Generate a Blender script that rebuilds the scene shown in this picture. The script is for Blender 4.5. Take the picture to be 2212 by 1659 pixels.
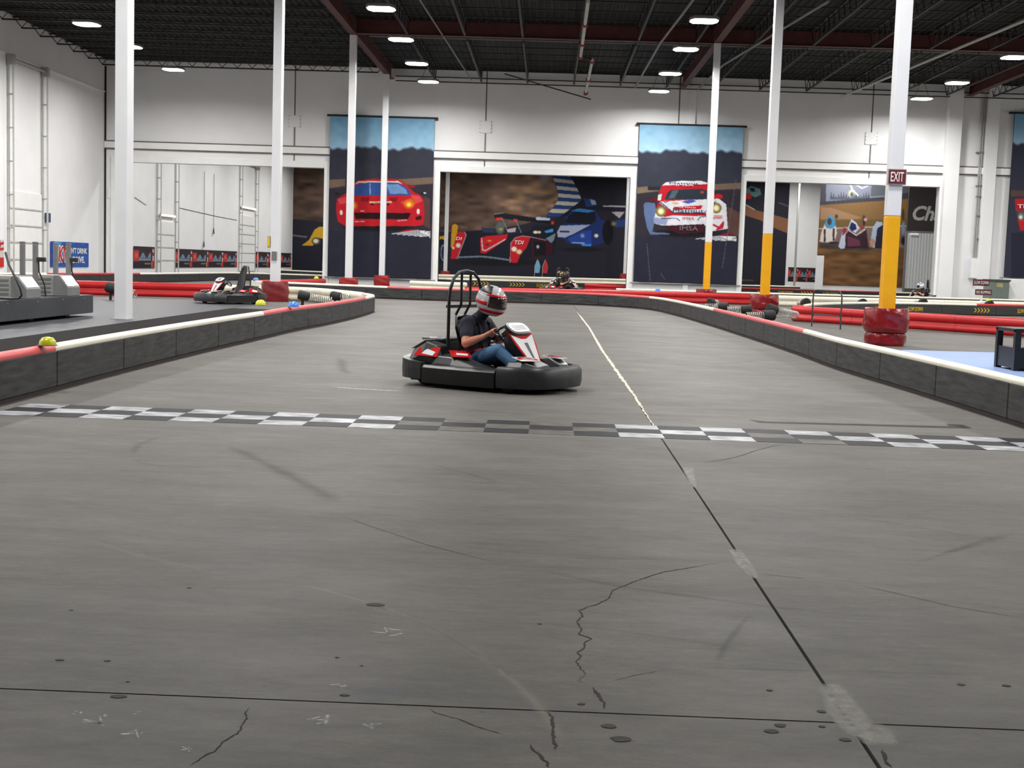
import bpy, bmesh, math, random
import numpy as np
from mathutils import Vector, Matrix

random.seed(7); RNG = np.random.default_rng(7)
for o in list(bpy.data.objects): bpy.data.objects.remove(o)
SC = bpy.context.scene; COL = SC.collection

# ------------------------------------------------------------------ camera
F, CX, CY, H = 2800.0, 1106.0, 829.5, 1.40      # focal length in pixels of the 2212 x 1659 frame, camera height
ROLL, YH, VX = 0.0325, 571.0, 1182.0
def _ray(x, y): return np.array([x - CX, y - CY, F])
_up = np.cross(np.array([1, ROLL, 0.0]), _ray(CX, YH)); _up /= np.linalg.norm(_up)
if _up[1] > 0: _up = -_up
_yd = _ray(VX, YH + ROLL * (VX - CX)); _yd /= np.linalg.norm(_yd)
_xd = np.cross(_yd, _up)
CAMR = np.array([_xd, _yd, _up]); CAMP = np.array([0, 0, H])
cd = bpy.data.cameras.new('camera'); cam = bpy.data.objects.new('camera', cd); COL.objects.link(cam)
cd.sensor_fit = 'HORIZONTAL'; cd.sensor_width = 36.0; cd.lens = F / 2212 * 36.0; cd.clip_end = 400; cd.clip_start = 0.05
_r, _d, _f = CAMR @ np.array([1, 0, 0]), CAMR @ np.array([0, 1, 0]), CAMR @ np.array([0, 0, 1])
cam.matrix_world = Matrix(((_r[0], -_d[0], -_f[0], 0), (_r[1], -_d[1], -_f[1], 0), (_r[2], -_d[2], -_f[2], H), (0, 0, 0, 1)))
SC.camera = cam
# ------------------------------------------------------------------ world, exposure, lamp strength
w = bpy.data.worlds.new('hall_ambient'); SC.world = w; w.use_nodes = True
w.node_tree.nodes['Background'].inputs[0].default_value = (0.8, 0.9, 1.0, 1); w.node_tree.nodes['Background'].inputs[1].default_value = 0.05
SC.view_settings.view_transform = 'Standard'; SC.view_settings.look = 'None'
SC.view_settings.gamma = 1.0; SC.view_settings.use_curve_mapping = False; SC.view_settings.exposure = 0.68
LAMP_W, LENS = 290.0, 14.0      # watts and visible lens brightness of one high bay lamp

# ------------------------------------------------------------------ pixel -> world
def _w(x, y): return CAMR @ _ray(x, y)
def fl(x, y, z=0.0):
    d = _w(x, y); t = (z - H) / d[2]; return CAMP + t * d
def py(x, y, Y):
    d = _w(x, y); return CAMP + d * (Y / d[1])
def pxx(x, y, X):
    d = _w(x, y); return CAMP + d * (X / d[0])
YW, YB = 71.0, 123.5                   # partition wall, back wall of the second hall
XWL = float(py(225, 500, YW)[0])       # left wall
XROW_L, XROW_R = -8.77, 6.96
ZR = 11.75                             # roof deck

# ------------------------------------------------------------------ materials
MATS = {}
def lin(c):
    c = np.asarray(c, float) / 255.0
    return np.where(c <= .04045, c / 12.92, ((c + .055) / 1.055) ** 2.4)
def mat(name, rgb, rough=.5, metal=0.0, var=.12, scale=6.0, bump=0.0, coat=0.0, emit=0.0, stretch=(1, 1, 1), spec=.5, dark=None):
    if name in MATS: return MATS[name]
    m = bpy.data.materials.new(name); m.use_nodes = True; nt = m.node_tree; b = nt.nodes['Principled BSDF']
    c = [float(v) for v in lin(rgb)]
    tc = nt.nodes.new('ShaderNodeTexCoord'); mp = nt.nodes.new('ShaderNodeMapping'); mp.inputs['Scale'].default_value = stretch
    nz = nt.nodes.new('ShaderNodeTexNoise'); nz.inputs['Scale'].default_value = scale; nz.inputs['Detail'].default_value = 6
    nt.links.new(tc.outputs['Object'], mp.inputs[0]); nt.links.new(mp.outputs[0], nz.inputs['Vector'])
    rp = nt.nodes.new('ShaderNodeValToRGB'); rp.color_ramp.elements[0].position = .3; rp.color_ramp.elements[1].position = .72
    lo = [v * (1 - var) for v in c] if dark is None else [float(v) for v in lin(dark)]
    hi = [min(1, v * (1 + var)) for v in c]
    rp.color_ramp.elements[0].color = (*lo, 1); rp.color_ramp.elements[1].color = (*hi, 1)
    nt.links.new(nz.outputs[0], rp.inputs[0]); nt.links.new(rp.outputs[0], b.inputs['Base Color'])
    b.inputs['Roughness'].default_value = rough; b.inputs['Metallic'].default_value = metal
    b.inputs['Coat Weight'].default_value = coat; b.inputs['Specular IOR Level'].default_value = spec
    if bump:
        bp = nt.nodes.new('ShaderNodeBump'); bp.inputs['Strength'].default_value = bump; bp.inputs['Distance'].default_value = .02
        nt.links.new(nz.outputs[0], bp.inputs['Height']); nt.links.new(bp.outputs[0], b.inputs['Normal'])
    if emit:
        b.inputs['Emission Color'].default_value = (*c, 1); b.inputs['Emission Strength'].default_value = emit
    MATS[name] = m; return m
def print_mat():
    if 'print' in MATS: return MATS['print']
    m = bpy.data.materials.new('printed_vinyl'); m.use_nodes = True; nt = m.node_tree; b = nt.nodes['Principled BSDF']
    a = nt.nodes.new('ShaderNodeVertexColor'); a.layer_name = 'print'
    nt.links.new(a.outputs['Color'], b.inputs['Base Color']); b.inputs['Roughness'].default_value = .6; b.inputs['Specular IOR Level'].default_value = .15
    MATS['print'] = m; return m
def stain_mat(name, rgb, rough=.6, scale=8.0, lo=.35, hi=.65, stretch=(1, 1, 1), amount=1.0):
    """thin deposit on the floor: coverage from the 'cover' attribute broken up by noise"""
    m = bpy.data.materials.new(name); m.use_nodes = True; nt = m.node_tree; b = nt.nodes['Principled BSDF']; out = nt.nodes['Material Output']
    b.inputs['Base Color'].default_value = (*[float(v) for v in lin(rgb)], 1); b.inputs['Roughness'].default_value = rough; b.inputs['Specular IOR Level'].default_value = .07
    tc = nt.nodes.new('ShaderNodeTexCoord'); mp = nt.nodes.new('ShaderNodeMapping'); mp.inputs['Scale'].default_value = stretch
    nz = nt.nodes.new('ShaderNodeTexNoise'); nz.inputs['Scale'].default_value = scale; nz.inputs['Detail'].default_value = 8; nz.inputs['Roughness'].default_value = .7
    nt.links.new(tc.outputs['Object'], mp.inputs[0]); nt.links.new(mp.outputs[0], nz.inputs['Vector'])
    at = nt.nodes.new('ShaderNodeVertexColor'); at.layer_name = 'cover'
    ad = nt.nodes.new('ShaderNodeMath'); ad.operation = 'ADD'; nt.links.new(nz.outputs[0], ad.inputs[0]); nt.links.new(at.outputs['Color'], ad.inputs[1])
    mr = nt.nodes.new('ShaderNodeMapRange'); mr.inputs['From Min'].default_value = 1 + lo - .5; mr.inputs['From Max'].default_value = 1 + hi - .5 + .3; mr.inputs['To Max'].default_value = amount
    nt.links.new(ad.outputs[0], mr.inputs['Value'])
    tr = nt.nodes.new('ShaderNodeBsdfTransparent'); mx = nt.nodes.new('ShaderNodeMixShader')
    nt.links.new(mr.outputs[0], mx.inputs[0]); nt.links.new(tr.outputs[0], mx.inputs[1]); nt.links.new(b.outputs[0], mx.inputs[2]); nt.links.new(mx.outputs[0], out.inputs[0])
    return m

def concrete_mat():
    m = bpy.data.materials.new('worn_concrete'); m.use_nodes = True; nt = m.node_tree; b = nt.nodes['Principled BSDF']; N = nt.nodes.new; Lk = nt.links.new
    tc = N('ShaderNodeTexCoord')
    def noise(sc, st, det=8, rot=0.0, ro=.6):
        mp = N('ShaderNodeMapping'); mp.inputs['Scale'].default_value = st; mp.inputs['Rotation'].default_value = (0, 0, rot)
        nz = N('ShaderNodeTexNoise'); nz.inputs['Scale'].default_value = sc; nz.inputs['Detail'].default_value = det; nz.inputs['Roughness'].default_value = ro
        Lk(tc.outputs['Object'], mp.inputs[0]); Lk(mp.outputs[0], nz.inputs['Vector']); return nz.outputs[0]
    def ramp(src, p0, c0, p1, c1):
        r = N('ShaderNodeValToRGB'); r.color_ramp.elements[0].position = p0; r.color_ramp.elements[1].position = p1
        r.color_ramp.elements[0].color = (*c0, 1); r.color_ramp.elements[1].color = (*c1, 1); Lk(src, r.inputs[0]); return r.outputs[0]
    def mul(a, bb, f=1.0):
        x = N('ShaderNodeMix'); x.data_type = 'RGBA'; x.blend_type = 'MULTIPLY'; x.inputs[0].default_value = f
        Lk(a, x.inputs[6]); Lk(bb, x.inputs[7]); return x.outputs[2]
    base = ramp(noise(.35, (1, 1, 1), 8), .3, (.120, .114, .105), .7, (.166, .159, .147))
    big = ramp(noise(.9, (.5, 1.2, 1), 6, .15), .3, (.86, .86, .86), .7, (1.06, 1.06, 1.06))
    streak = ramp(noise(2.4, (.55, 1.9, 1), 7, .12, .65), .30, (.86, .86, .86), .62, (1.03, 1.03, 1.03))
    streak2 = ramp(noise(1.8, (.6, 1.9, 1), 7, -.45, .65), .30, (.88, .88, .88), .58, (1.02, 1.02, 1.02))
    mid = ramp(noise(7.0, (.55, 1.7, 1), 8, .2, .7), .32, (.86, .86, .86), .66, (1.10, 1.10, 1.10))
    mid2 = ramp(noise(16.0, (.7, 1.5, 1), 6, -.3, .7), .30, (.90, .90, .90), .68, (1.08, 1.08, 1.08))
    fine = ramp(noise(60, (1, 1, 1), 4), .3, (.93, .93, .93), .7, (1.05, 1.05, 1.05))
    pits = ramp(noise(22, (1, 1.4, 1), 2), .20, (.45, .43, .42), .27, (1, 1, 1))
    c = mul(mul(mul(mul(mul(mul(mul(base, big), streak), streak2), mid), mid2), fine), pits)
    Lk(c, b.inputs['Base Color'])
    rr = N('ShaderNodeMapRange'); rr.inputs['To Min'].default_value = .40; rr.inputs['To Max'].default_value = .66
    Lk(noise(1.1, (.8, 1.5, 1), 7, .1), rr.inputs['Value']); Lk(rr.outputs[0], b.inputs['Roughness'])
    b.inputs['Specular IOR Level'].default_value = .07
    bp = N('ShaderNodeBump'); bp.inputs['Strength'].default_value = .12; bp.inputs['Distance'].default_value = .004
    Lk(noise(25, (1, 1, 1), 8), bp.inputs['Height']); Lk(bp.outputs[0], b.inputs['Normal'])
    return m

M_CONC = concrete_mat()
M_WALL = mat('painted_white_concrete', (240, 240, 241), .6, var=.03, scale=.7)
M_TRIM = mat('white_painted_steel', (244, 244, 243), .45, var=.03, scale=2)
M_COLW = mat('glossy_white_column_paint', (228, 229, 232), .3, var=.03, scale=2)
M_YEL = mat('yellow_column_paint', (238, 172, 8), .4, var=.06, scale=3)
M_DECK = mat('dark_roof_deck', (36, 39, 38), .7, var=.25, scale=1.5, spec=.2)
M_JOIST = mat('black_steel_joist', (40, 38, 38), .6, var=.2)
M_RED_GIRD = mat('red_oxide_girder', (84, 40, 38), .6, var=.2, scale=2)
M_PIPE = mat('grey_pipe', (120, 122, 118), .5, var=.2)
M_BLK = mat('black_plastic', (22, 22, 24), .38, var=.3, scale=8)
M_BLK2 = mat('dark_grey_plastic', (44, 45, 48), .35, var=.25, scale=8)
M_RUB = mat('black_rubber', (28, 28, 29), .7, var=.3, scale=14)
M_BOARD = mat('scuffed_black_board', (72, 73, 73), .5, var=.1, scale=2.6, bump=.1, stretch=(1, 1, 7), dark=(40, 41, 43), spec=.3)
M_BOARD_FAR = mat('black_track_board', (50, 51, 52), .5, var=.25, scale=2.0, stretch=(1, 1, 5))
M_CAPW = mat('cream_cap_tube', (236, 231, 214), .35, var=.04, scale=3)
M_CAPP = mat('faded_red_cap_tube', (222, 88, 90), .42, var=.06, scale=3)
M_CAPR = mat('red_cap_tube', (190, 36, 40), .38, var=.08, scale=3)
M_RAILR = mat('red_plastic_rail', (186, 22, 27), .38, var=.1, scale=3)
M_RAILW = mat('cream_plastic_rail', (232, 227, 206), .38, var=.05, scale=3)
M_BASE = mat('dark_base_strip', (40, 20, 20), .6, var=.4)
M_PAD = mat('dark_red_wrapped_vinyl', (128, 18, 26), .22, var=.22, scale=9, bump=.5, coat=.3)
M_MAT = mat('grey_pit_matting', (76, 77, 82), .42, var=.12, scale=1.2, stretch=(.5, 1.5, 1), spec=.2)
M_STEEL = mat('brushed_grey_steel', (150, 150, 150), .4, metal=.6, var=.1)
M_GREY = mat('light_grey_enamel', (170, 171, 168), .45, var=.05)
M_GREY2 = mat('mid_grey_enamel', (118, 119, 118), .5, var=.08)
M_SIGNR = mat('dark_red_sign', (105, 30, 38), .5, var=.08)
M_WHITE = mat('white_lettering', (235, 235, 232), .5, var=.02)
M_YTXT = mat('yellow_lettering', (232, 190, 30), .5, var=.03)
M_SPRING = mat('galvanised_spring', (178, 176, 170), .35, metal=.7, var=.1)
M_BLUEF = mat('blue_floor_paint', (128, 152, 196), .45, var=.08, scale=2)
M_SKIN = mat('skin', (196, 128, 100), .5, var=.06, scale=10)
M_NAVY = mat('navy_cotton', (26, 28, 46), .8, var=.2, scale=12)
M_JEAN = mat('blue_denim', (72, 112, 152), .75, var=.18, scale=18)
M_SHOE = mat('dark_shoe', (34, 32, 32), .6)
M_WGLOSS = mat('white_gloss_bodywork', (232, 232, 234), .18, var=.02, coat=.5)
M_RGLOSS = mat('red_gloss_bodywork', (196, 28, 32), .2, var=.05, coat=.5)
M_KGREY = mat('grey_gloss_bodywork', (96, 98, 102), .25, var=.08, coat=.3)
M_SILV = mat('silver_helmet_shell', (196, 194, 198), .15, var=.1, scale=14, coat=.6)
M_VIS = mat('smoked_visor', (36, 20, 20), .08, var=.2, coat=.8)
M_LENS = mat('lamp_lens', (255, 252, 246), .3, var=0.0, emit=LENS)
M_GREEN = mat('green_grey_enamel', (112, 124, 116), .5, var=.06)
M_DARKSLOT = mat('dark_recess', (30, 30, 30), .8)
M_CREAM = mat('cream_joint_filler', (206, 196, 176), .8, var=.15, scale=20)
M_JOINT = mat('dark_joint_gap', (34, 26, 22), .9, var=.4, scale=9)

# ------------------------------------------------------------------ mesh building
class MB:
    def __init__(s): s.v = []; s.f = []
    def add(s, vs, fs):
        k = len(s.v); s.v += [tuple(map(float, p)) for p in vs]; s.f += [tuple(i + k for i in f) for f in fs]; return s
    def box(s, c, d, rz=0.0, rx=0.0, ry=0.0):
        R = Matrix.Rotation(rz, 3, 'Z') @ Matrix.Rotation(ry, 3, 'Y') @ Matrix.Rotation(rx, 3, 'X')
        vs = [Vector(c) + R @ Vector((x * d[0] / 2, y * d[1] / 2, z * d[2] / 2)) for z in (-1, 1) for y in (-1, 1) for x in (-1, 1)]
        return s.add(vs, [(0, 2, 3, 1), (4, 5, 7, 6), (0, 1, 5, 4), (2, 6, 7, 3), (0, 4, 6, 2), (1, 3, 7, 5)])
    def bb(s, x0, x1, y0, y1, z0, z1): return s.box(((x0 + x1) / 2, (y0 + y1) / 2, (z0 + z1) / 2), (abs(x1 - x0), abs(y1 - y0), abs(z1 - z0)))
    def tube(s, path, r, n=8, caps=True, closed=False):
        P = [Vector(p) for p in path]; m = len(P); rs = r if isinstance(r, (list, tuple)) else [r] * m
        vs = []; up = None
        for i in range(m):
            a = P[(i - 1) % m] if (closed or i > 0) else P[i]; b = P[(i + 1) % m] if (closed or i < m - 1) else P[i]
            t = (b - a); t = t.normalized() if t.length > 1e-9 else Vector((0, 0, 1))
            if up is None: up = Vector((0, 0, 1)) if abs(t.z) < .9 else Vector((1, 0, 0))
            u = (up - t * up.dot(t)); u = u.normalized() if u.length > 1e-6 else t.orthogonal().normalized()
            up = u; q = t.cross(u)
            vs += [P[i] + (u * math.cos(2 * math.pi * k / n) + q * math.sin(2 * math.pi * k / n)) * rs[i] for k in range(n)]
        fs = []
        for i in range(m if closed else m - 1):
            for k in range(n):
                a = i * n + k; b = i * n + (k + 1) % n; j = (i + 1) % m
                fs.append((a, b, j * n + (k + 1) % n, j * n + k))
        if caps and not closed: fs += [tuple(range(n))[::-1], tuple((m - 1) * n + k for k in range(n))]
        return s.add(vs, fs)
    def lathe(s, prof, n=24, c=(0, 0, 0), sq=0.0):
        vs = []
        for r, z in prof:
            for k in range(n):
                a = 2 * math.pi * k / n; ca, sa = math.cos(a), math.sin(a)
                q = 1.0 if not sq else (1 - sq) + sq / max(abs(ca), abs(sa))
                vs.append((c[0] + r * ca * q, c[1] + r * sa * q, c[2] + z))
        fs = [(i * n + k, i * n + (k + 1) % n, (i + 1) * n + (k + 1) % n, (i + 1) * n + k) for i in range(len(prof) - 1) for k in range(n)]
        fs += [tuple(range(n))[::-1], tuple((len(prof) - 1) * n + k for k in range(n))]
        return s.add(vs, fs)
    def sweep(s, path, prof, closed_prof=True):
        """path: plan points (x,y); prof: (offset to the left, z)"""
        P = [Vector((p[0], p[1])) for p in path]; m = len(P); n = len(prof); vs = []
        for i in range(m):
            t = P[min(i + 1, m - 1)] - P[max(i - 1, 0)]; t.normalize(); nn = Vector((-t.y, t.x))
            vs += [(P[i].x + nn.x * o, P[i].y + nn.y * o, z) for o, z in prof]
        fs = [(i * n + k, i * n + (k + 1) % n, (i + 1) * n + (k + 1) % n, (i + 1) * n + k) for i in range(m - 1) for k in range(n if closed_prof else n - 1)]
        if closed_prof: fs += [tuple(range(n))[::-1], tuple((m - 1) * n + k for k in range(n))]
        return s.add(vs, fs)
    def prism(s, pts, off):
        n = len(pts); off = Vector(off); P = [Vector(p) for p in pts]
        return s.add(P + [p + off for p in P], [tuple(range(n))[::-1], tuple(range(n, 2 * n))] + [(k, (k + 1) % n, n + (k + 1) % n, n + k) for k in range(n)])
    def loft(s, rings, caps=True, closed=True):
        n = len(rings[0]); vs = [p for r in rings for p in r]
        fs = [(i * n + k, i * n + (k + 1) % n, (i + 1) * n + (k + 1) % n, (i + 1) * n + k) for i in range(len(rings) - 1) for k in range(n if closed else n - 1)]
        if caps and closed: fs += [tuple(range(n))[::-1], tuple((len(rings) - 1) * n + k for k in range(n))]
        return s.add(vs, fs)
    def build(s, name, m, parent=None, world=True, smooth=False, bevel=0.0, bseg=2):
        me = bpy.data.meshes.new(name); off = Vector((0, 0, 0))
        if parent is not None and world:
            p = parent
            while p is not None: off += p.location; p = p.parent
        me.from_pydata([tuple(Vector(v) - off) for v in s.v], [], s.f)
        bm = bmesh.new(); bm.from_mesh(me); bmesh.ops.recalc_face_normals(bm, faces=bm.faces)
        if bevel:
            eg = [e for e in bm.edges if len(e.link_faces) == 2 and e.calc_face_angle(0) > .6]
            bmesh.ops.bevel(bm, geom=eg, offset=bevel, segments=bseg, affect='EDGES', profile=.6)
        if smooth:
            for f in bm.faces: f.smooth = True
            for e in bm.edges:
                if len(e.link_faces) == 2 and e.calc_face_angle(0) > .75: e.smooth = False
        bm.to_mesh(me); bm.free()
        if m: me.materials.append(m)
        o = bpy.data.objects.new(name, me); COL.objects.link(o)
        if parent is not None: o.parent = parent
        return o

def tag(o, label=None, cat=None, group=None, kind=None):
    if label: o['label'] = label
    if cat: o['category'] = cat
    if group: o['group'] = group
    if kind: o['kind'] = kind
    return o
def thing(name, label, cat, loc=(0, 0, 0), rz=0.0, group=None):
    o = bpy.data.objects.new(name, None); COL.objects.link(o); o.location = Vector([float(v) for v in loc]); o.rotation_euler = (0, 0, rz); o.empty_display_size = .2
    return tag(o, label, cat, group)
def single(mb, name, m, loc, label, cat, group=None, **k):
    """a thing that is one mesh, origin at its base"""
    o = mb.build(name, m, None, **k); L = Vector([float(v) for v in loc]); o.data.transform(Matrix.Translation(-L)); o.location = L
    return tag(o, label, cat, group)
def copy_tree(o, parent=None, loc=None, rz=None, label=None, group=None):
    c = o.copy(); COL.objects.link(c); c.parent = parent
    if loc is not None: c.location = Vector([float(v) for v in loc])
    if rz is not None: c.rotation_euler = (0, 0, rz)
    if label: c['label'] = label
    if group: c['group'] = group
    for ch in list(o.children): copy_tree(ch, c)
    return c
_FONT = {}
def lettering(name, txt, m, parent, w, h, place, shear=0.0, bold=0.0, depth=.006):
    """letters fitted to w x h metres; place: 4x4 matrix (x right, y up, z towards the viewer), origin at their centre"""
    cu = bpy.data.curves.new(name, 'FONT'); cu.body = txt; cu.extrude = .01; cu.shear = shear; cu.offset = bold; cu.resolution_u = 3
    t = bpy.data.objects.new(name, cu); COL.objects.link(t); bpy.context.view_layer.update()
    me = bpy.data.meshes.new_from_object(t.evaluated_get(bpy.context.evaluated_depsgraph_get())); bpy.data.objects.remove(t); bpy.data.curves.remove(cu)
    co = np.empty(len(me.vertices) * 3); me.vertices.foreach_get('co', co); co = co.reshape(-1, 3)
    lo, hi = co.min(0), co.max(0); co = (co - (lo + hi) / 2) / np.maximum(hi - lo, 1e-6) * np.array([w, h, depth])
    me.vertices.foreach_set('co', co.ravel()); off = Vector((0, 0, 0)); p = parent
    while p is not None: off += p.location; p = p.parent
    me.transform(Matrix.Translation(-off) @ place); me.materials.clear(); me.materials.append(m)
    o = bpy.data.objects.new(name, me); COL.objects.link(o); o.parent = parent; return o
def face_y(p): return Matrix.Translation(Vector([float(v) for v in p])) @ Matrix.Rotation(math.pi / 2, 4, 'X')                      # reads from -Y
def face_x(p): return Matrix.Translation(Vector([float(v) for v in p])) @ Matrix.Rotation(math.pi / 2, 4, 'Z') @ Matrix.Rotation(math.pi / 2, 4, 'X')   # reads from +X

def resample(pts, step, spline=True):
    P = [Vector((float(p[0]), float(p[1]))) for p in pts]; out = []
    if spline and len(P) > 2:
        Q = [2 * P[0] - P[1]] + P + [2 * P[-1] - P[-2]]
        for i in range(1, len(Q) - 2):
            for k in range(24):
                t = k / 24; a, b, c, d = Q[i - 1], Q[i], Q[i + 1], Q[i + 2]
                out.append(.5 * ((2 * b) + (c - a) * t + (2 * a - 5 * b + 4 * c - d) * t * t + (3 * b - a - 3 * c + d) * t ** 3))
        out.append(P[-1])
    else: out = P
    s = [0.0]
    for a, b in zip(out, out[1:]): s.append(s[-1] + (b - a).length)
    n = max(2, int(round(s[-1] / step)) + 1); res = []; j = 0
    for k in range(n):
        q = s[-1] * k / (n - 1)
        while j < len(s) - 2 and s[j + 1] < q: j += 1
        t = (q - s[j]) / max(s[j + 1] - s[j], 1e-9); res.append(out[j].lerp(out[j + 1], min(1, t)))
    return res, s[-1]
def subpath(path, L, s0, s1, n=None):
    m = len(path); out = []; k = n or max(2, int((s1 - s0) / L * m) + 2)
    for i in range(k):
        q = (s0 + (s1 - s0) * i / (k - 1)) / L * (m - 1); j = min(int(q), m - 2); out.append(path[j].lerp(path[j + 1], q - j))
    return out
def nearest_s(path, L, p):
    d = [(a - Vector((float(p[0]), float(p[1])))).length for a in path]; return L * d.index(min(d)) / (len(path) - 1)

# ================================================================== STRUCTURE
# ---- floor
fx0, fx1, fy0, fy1 = XWL - .3, 37.3, -16.3, YB + .3
floor = MB().bb(fx0, fx1, fy0, fy1, -.30, -.03).build('floor', M_JOINT); tag(floor, kind='structure')
JX, JY, G = 1.0, 3.985, .007
for (a, b) in ((fx0, JX - G), (JX + G, fx1)):
    for (c, d) in ((fy0, JY - G * .7), (JY + G * .7, fy1)):
        MB().bb(a, b, c, d, -.03, 0).build('concrete_slab', M_CONC, floor)
# cracks, repairs, stains, all lying on the slabs
def ribbon(name, m, pts, width, jag=0.0, z=.0012, cover=None, taper=True, step=.03):
    path, L = resample([(p[0], p[1]) for p in pts], step, spline=False)
    n = len(path); vs = []; fs = []; cov = []; K = 2 if cover is None else 5
    for i in range(n):
        t = path[min(i + 1, n - 1)] - path[max(i - 1, 0)]; t.normalize(); nn = Vector((-t.y, t.x)); q = i / max(1, n - 1)
        e = min(1, q * 6, (1 - q) * 6) if taper else 1.0
        jj = random.uniform(-jag, jag); ww = width * (e if cover is None else 1) * (random.uniform(.5, 1.3) if jag else 1)
        for k in range(K):
            u = k / (K - 1) - .5; p = path[i] + nn * (u * ww + jj); vs.append((p.x, p.y, z)); cov.append((1 - abs(2 * u)) * e * (cover or 1))
    fs = [(i * K + k, i * K + k + 1, (i + 1) * K + k + 1, (i + 1) * K + k) for i in range(n - 1) for k in range(K - 1)]
    mb = MB(); mb.add(vs, fs); o = mb.build(name, m, floor)
    if cover is not None:
        at = o.data.color_attributes.new('cover', 'FLOAT_COLOR', 'POINT')
        at.data.foreach_set('color', np.repeat(np.array(cov)[:, None], 4, 1).ravel().astype(np.float32))
    return o
def blotch(name, m, poly, cover=1.0, z=.0008, n=None, edge=.18):
    """filled ragged patch: polygon in plan, coverage falling off towards its edge"""
    P = np.array([(p[0], p[1]) for p in poly]); lo, hi = P.min(0), P.max(0); c = 26; r = 26
    xs, ys = np.linspace(lo[0], hi[0], c), np.linspace(lo[1], hi[1], r); X, Y = np.meshgrid(xs, ys)
    ins = inside(P, X.ravel(), Y.ravel()).reshape(r, c).astype(float)
    for _ in range(2):
        q = np.pad(ins, 1, mode='constant'); ins = sum(q[1 + a:1 + a + r, 1 + b:1 + b + c] for a in (-1, 0, 1) for b in (-1, 0, 1)) / 9
    vs = [(x, y, z) for x, y in zip(X.ravel(), Y.ravel())]
    fs = [(j * c + i, j * c + i + 1, (j + 1) * c + i + 1, (j + 1) * c + i) for j in range(r - 1) for i in range(c - 1)]
    mb = MB(); mb.add(vs, fs); o = mb.build(name, m, floor)
    at = o.data.color_attributes.new('cover', 'FLOAT_COLOR', 'POINT')
    at.data.foreach_set('color', np.repeat((ins.ravel() * cover)[:, None], 4, 1).ravel().astype(np.float32)); return o
def inside(P, x, y):
    r = np.zeros(x.shape, bool); n = len(P)
    for i in range(n):
        x0, y0 = P[i]; x1, y1 = P[(i + 1) % n]
        if y0 == y1: continue
        c = ((y0 > y) != (y1 > y)) & (x < (x1 - x0) * (y - y0) / (y1 - y0) + x0); r ^= c
    return r
M_CHIP = mat('chipped_concrete', (58, 54, 50), .9, var=.3, scale=40)
FP = lambda L: [fl(*p) for p in L]
def br(L): return [(1106 + x / 2.0, 1060 + y / 2.0) for x, y in L]     # lower right close-up
def bl(L): return [(x / 2.0, 1060 + y / 2.0) for x, y in L]            # lower left close-up
for L, wd in ((br([(960, 302), (870, 315), (740, 338), (660, 350), (550, 385), (480, 412), (432, 435), (420, 465), (375, 488), (290, 516), (305, 540), (280, 565), (300, 600), (290, 620), (345, 640), (310, 660), (318, 675), (280, 700), (296, 712), (280, 740), (300, 775), (320, 790), (288, 822), (355, 850)]), .009),
              (br([(350, 848), (362, 870), (380, 885), (385, 905), (405, 920), (395, 945)]), .022),
              (br([(150, 950), (170, 975), (175, 1010), (182, 1040), (178, 1065), (188, 1100), (190, 1125)]), .014),
              (br([(80, 1095), (95, 1120), (115, 1135), (130, 1160), (150, 1175), (160, 1197)]), .014),
              (br([(1600, 1120), (1606, 1140), (1612, 1160), (1625, 1180), (1640, 1197)]), .03),
              (br([(440, 822), (520, 800), (605, 785), (650, 775)]), .004), (br([(1065, 362), (1150, 368), (1270, 380)]), .006), (br([(1455, 405), (1600, 430), (1900, 500), (2212, 552)]), .006),
              (bl([(1076, 932), (1062, 962), (1068, 985), (1045, 1012), (1030, 1045), (965, 1085), (920, 1130), (885, 1145), (815, 1197)]), .008),
              (bl([(1850, 940), (1880, 960), (1990, 990), (2060, 1020), (2190, 1058)]), .006),
              (bl([(1445, 100), (1620, 160), (1830, 230), (2000, 275), (2210, 325)]), .005),
              ([(1700, 957), (1660, 966), (1628, 975), (1600, 985), (1560, 994), (1500, 1000)], .012)):
    ribbon('crack', M_JOINT, FP(L), min(wd * .7, .011), jag=.004 if wd > .006 else .0015, step=.014)
ribbon('joint_filler', M_CREAM, [(JX - .03, 41), (JX + .02, 30), (JX - .02, 22), (JX + .01, 14), (JX, 10.4)], .045, jag=.007, step=.08)
M_PATCH = stain_mat('pale_mortar_patch', (150, 148, 142), .5, 22, .42, .62, (1, 1, 1), .8)
M_CHALK = stain_mat('white_scrape', (230, 232, 232), .5, 30, .50, .8, (1, 1, 1), .6)
M_TYRE = stain_mat('tyre_mark', (28, 27, 27), .6, 5, .30, .95, (1, 1, 1), .30)
M_PALE = stain_mat('pale_scuff', (172, 166, 155), .5, 6, .35, .95, (1, 1, 1), .4)
M_COOL = stain_mat('cool_grey_smear', (120, 126, 134), .45, 6, .38, .9, (1, 1, 1), .4)
for L in (br([(930, 250), (990, 250), (1060, 350), (1070, 385), (1040, 385), (975, 330)]), br([(1310, 835), (1415, 820), (1560, 990), (1650, 1030), (1690, 1110), (1560, 1115), (1440, 1060), (1350, 960)]),
          [(0, 925), (45, 912), (40, 925), (12, 940), (10, 955), (50, 985), (75, 1000), (70, 1018), (0, 1030), (0, 1015), (35, 1010), (20, 990), (5, 970)],
          [(1470, 1005), (1500, 1010), (1510, 1060), (1490, 1050)]):
    blotch('mortar_patch', M_PATCH, FP(L), .80)
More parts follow.
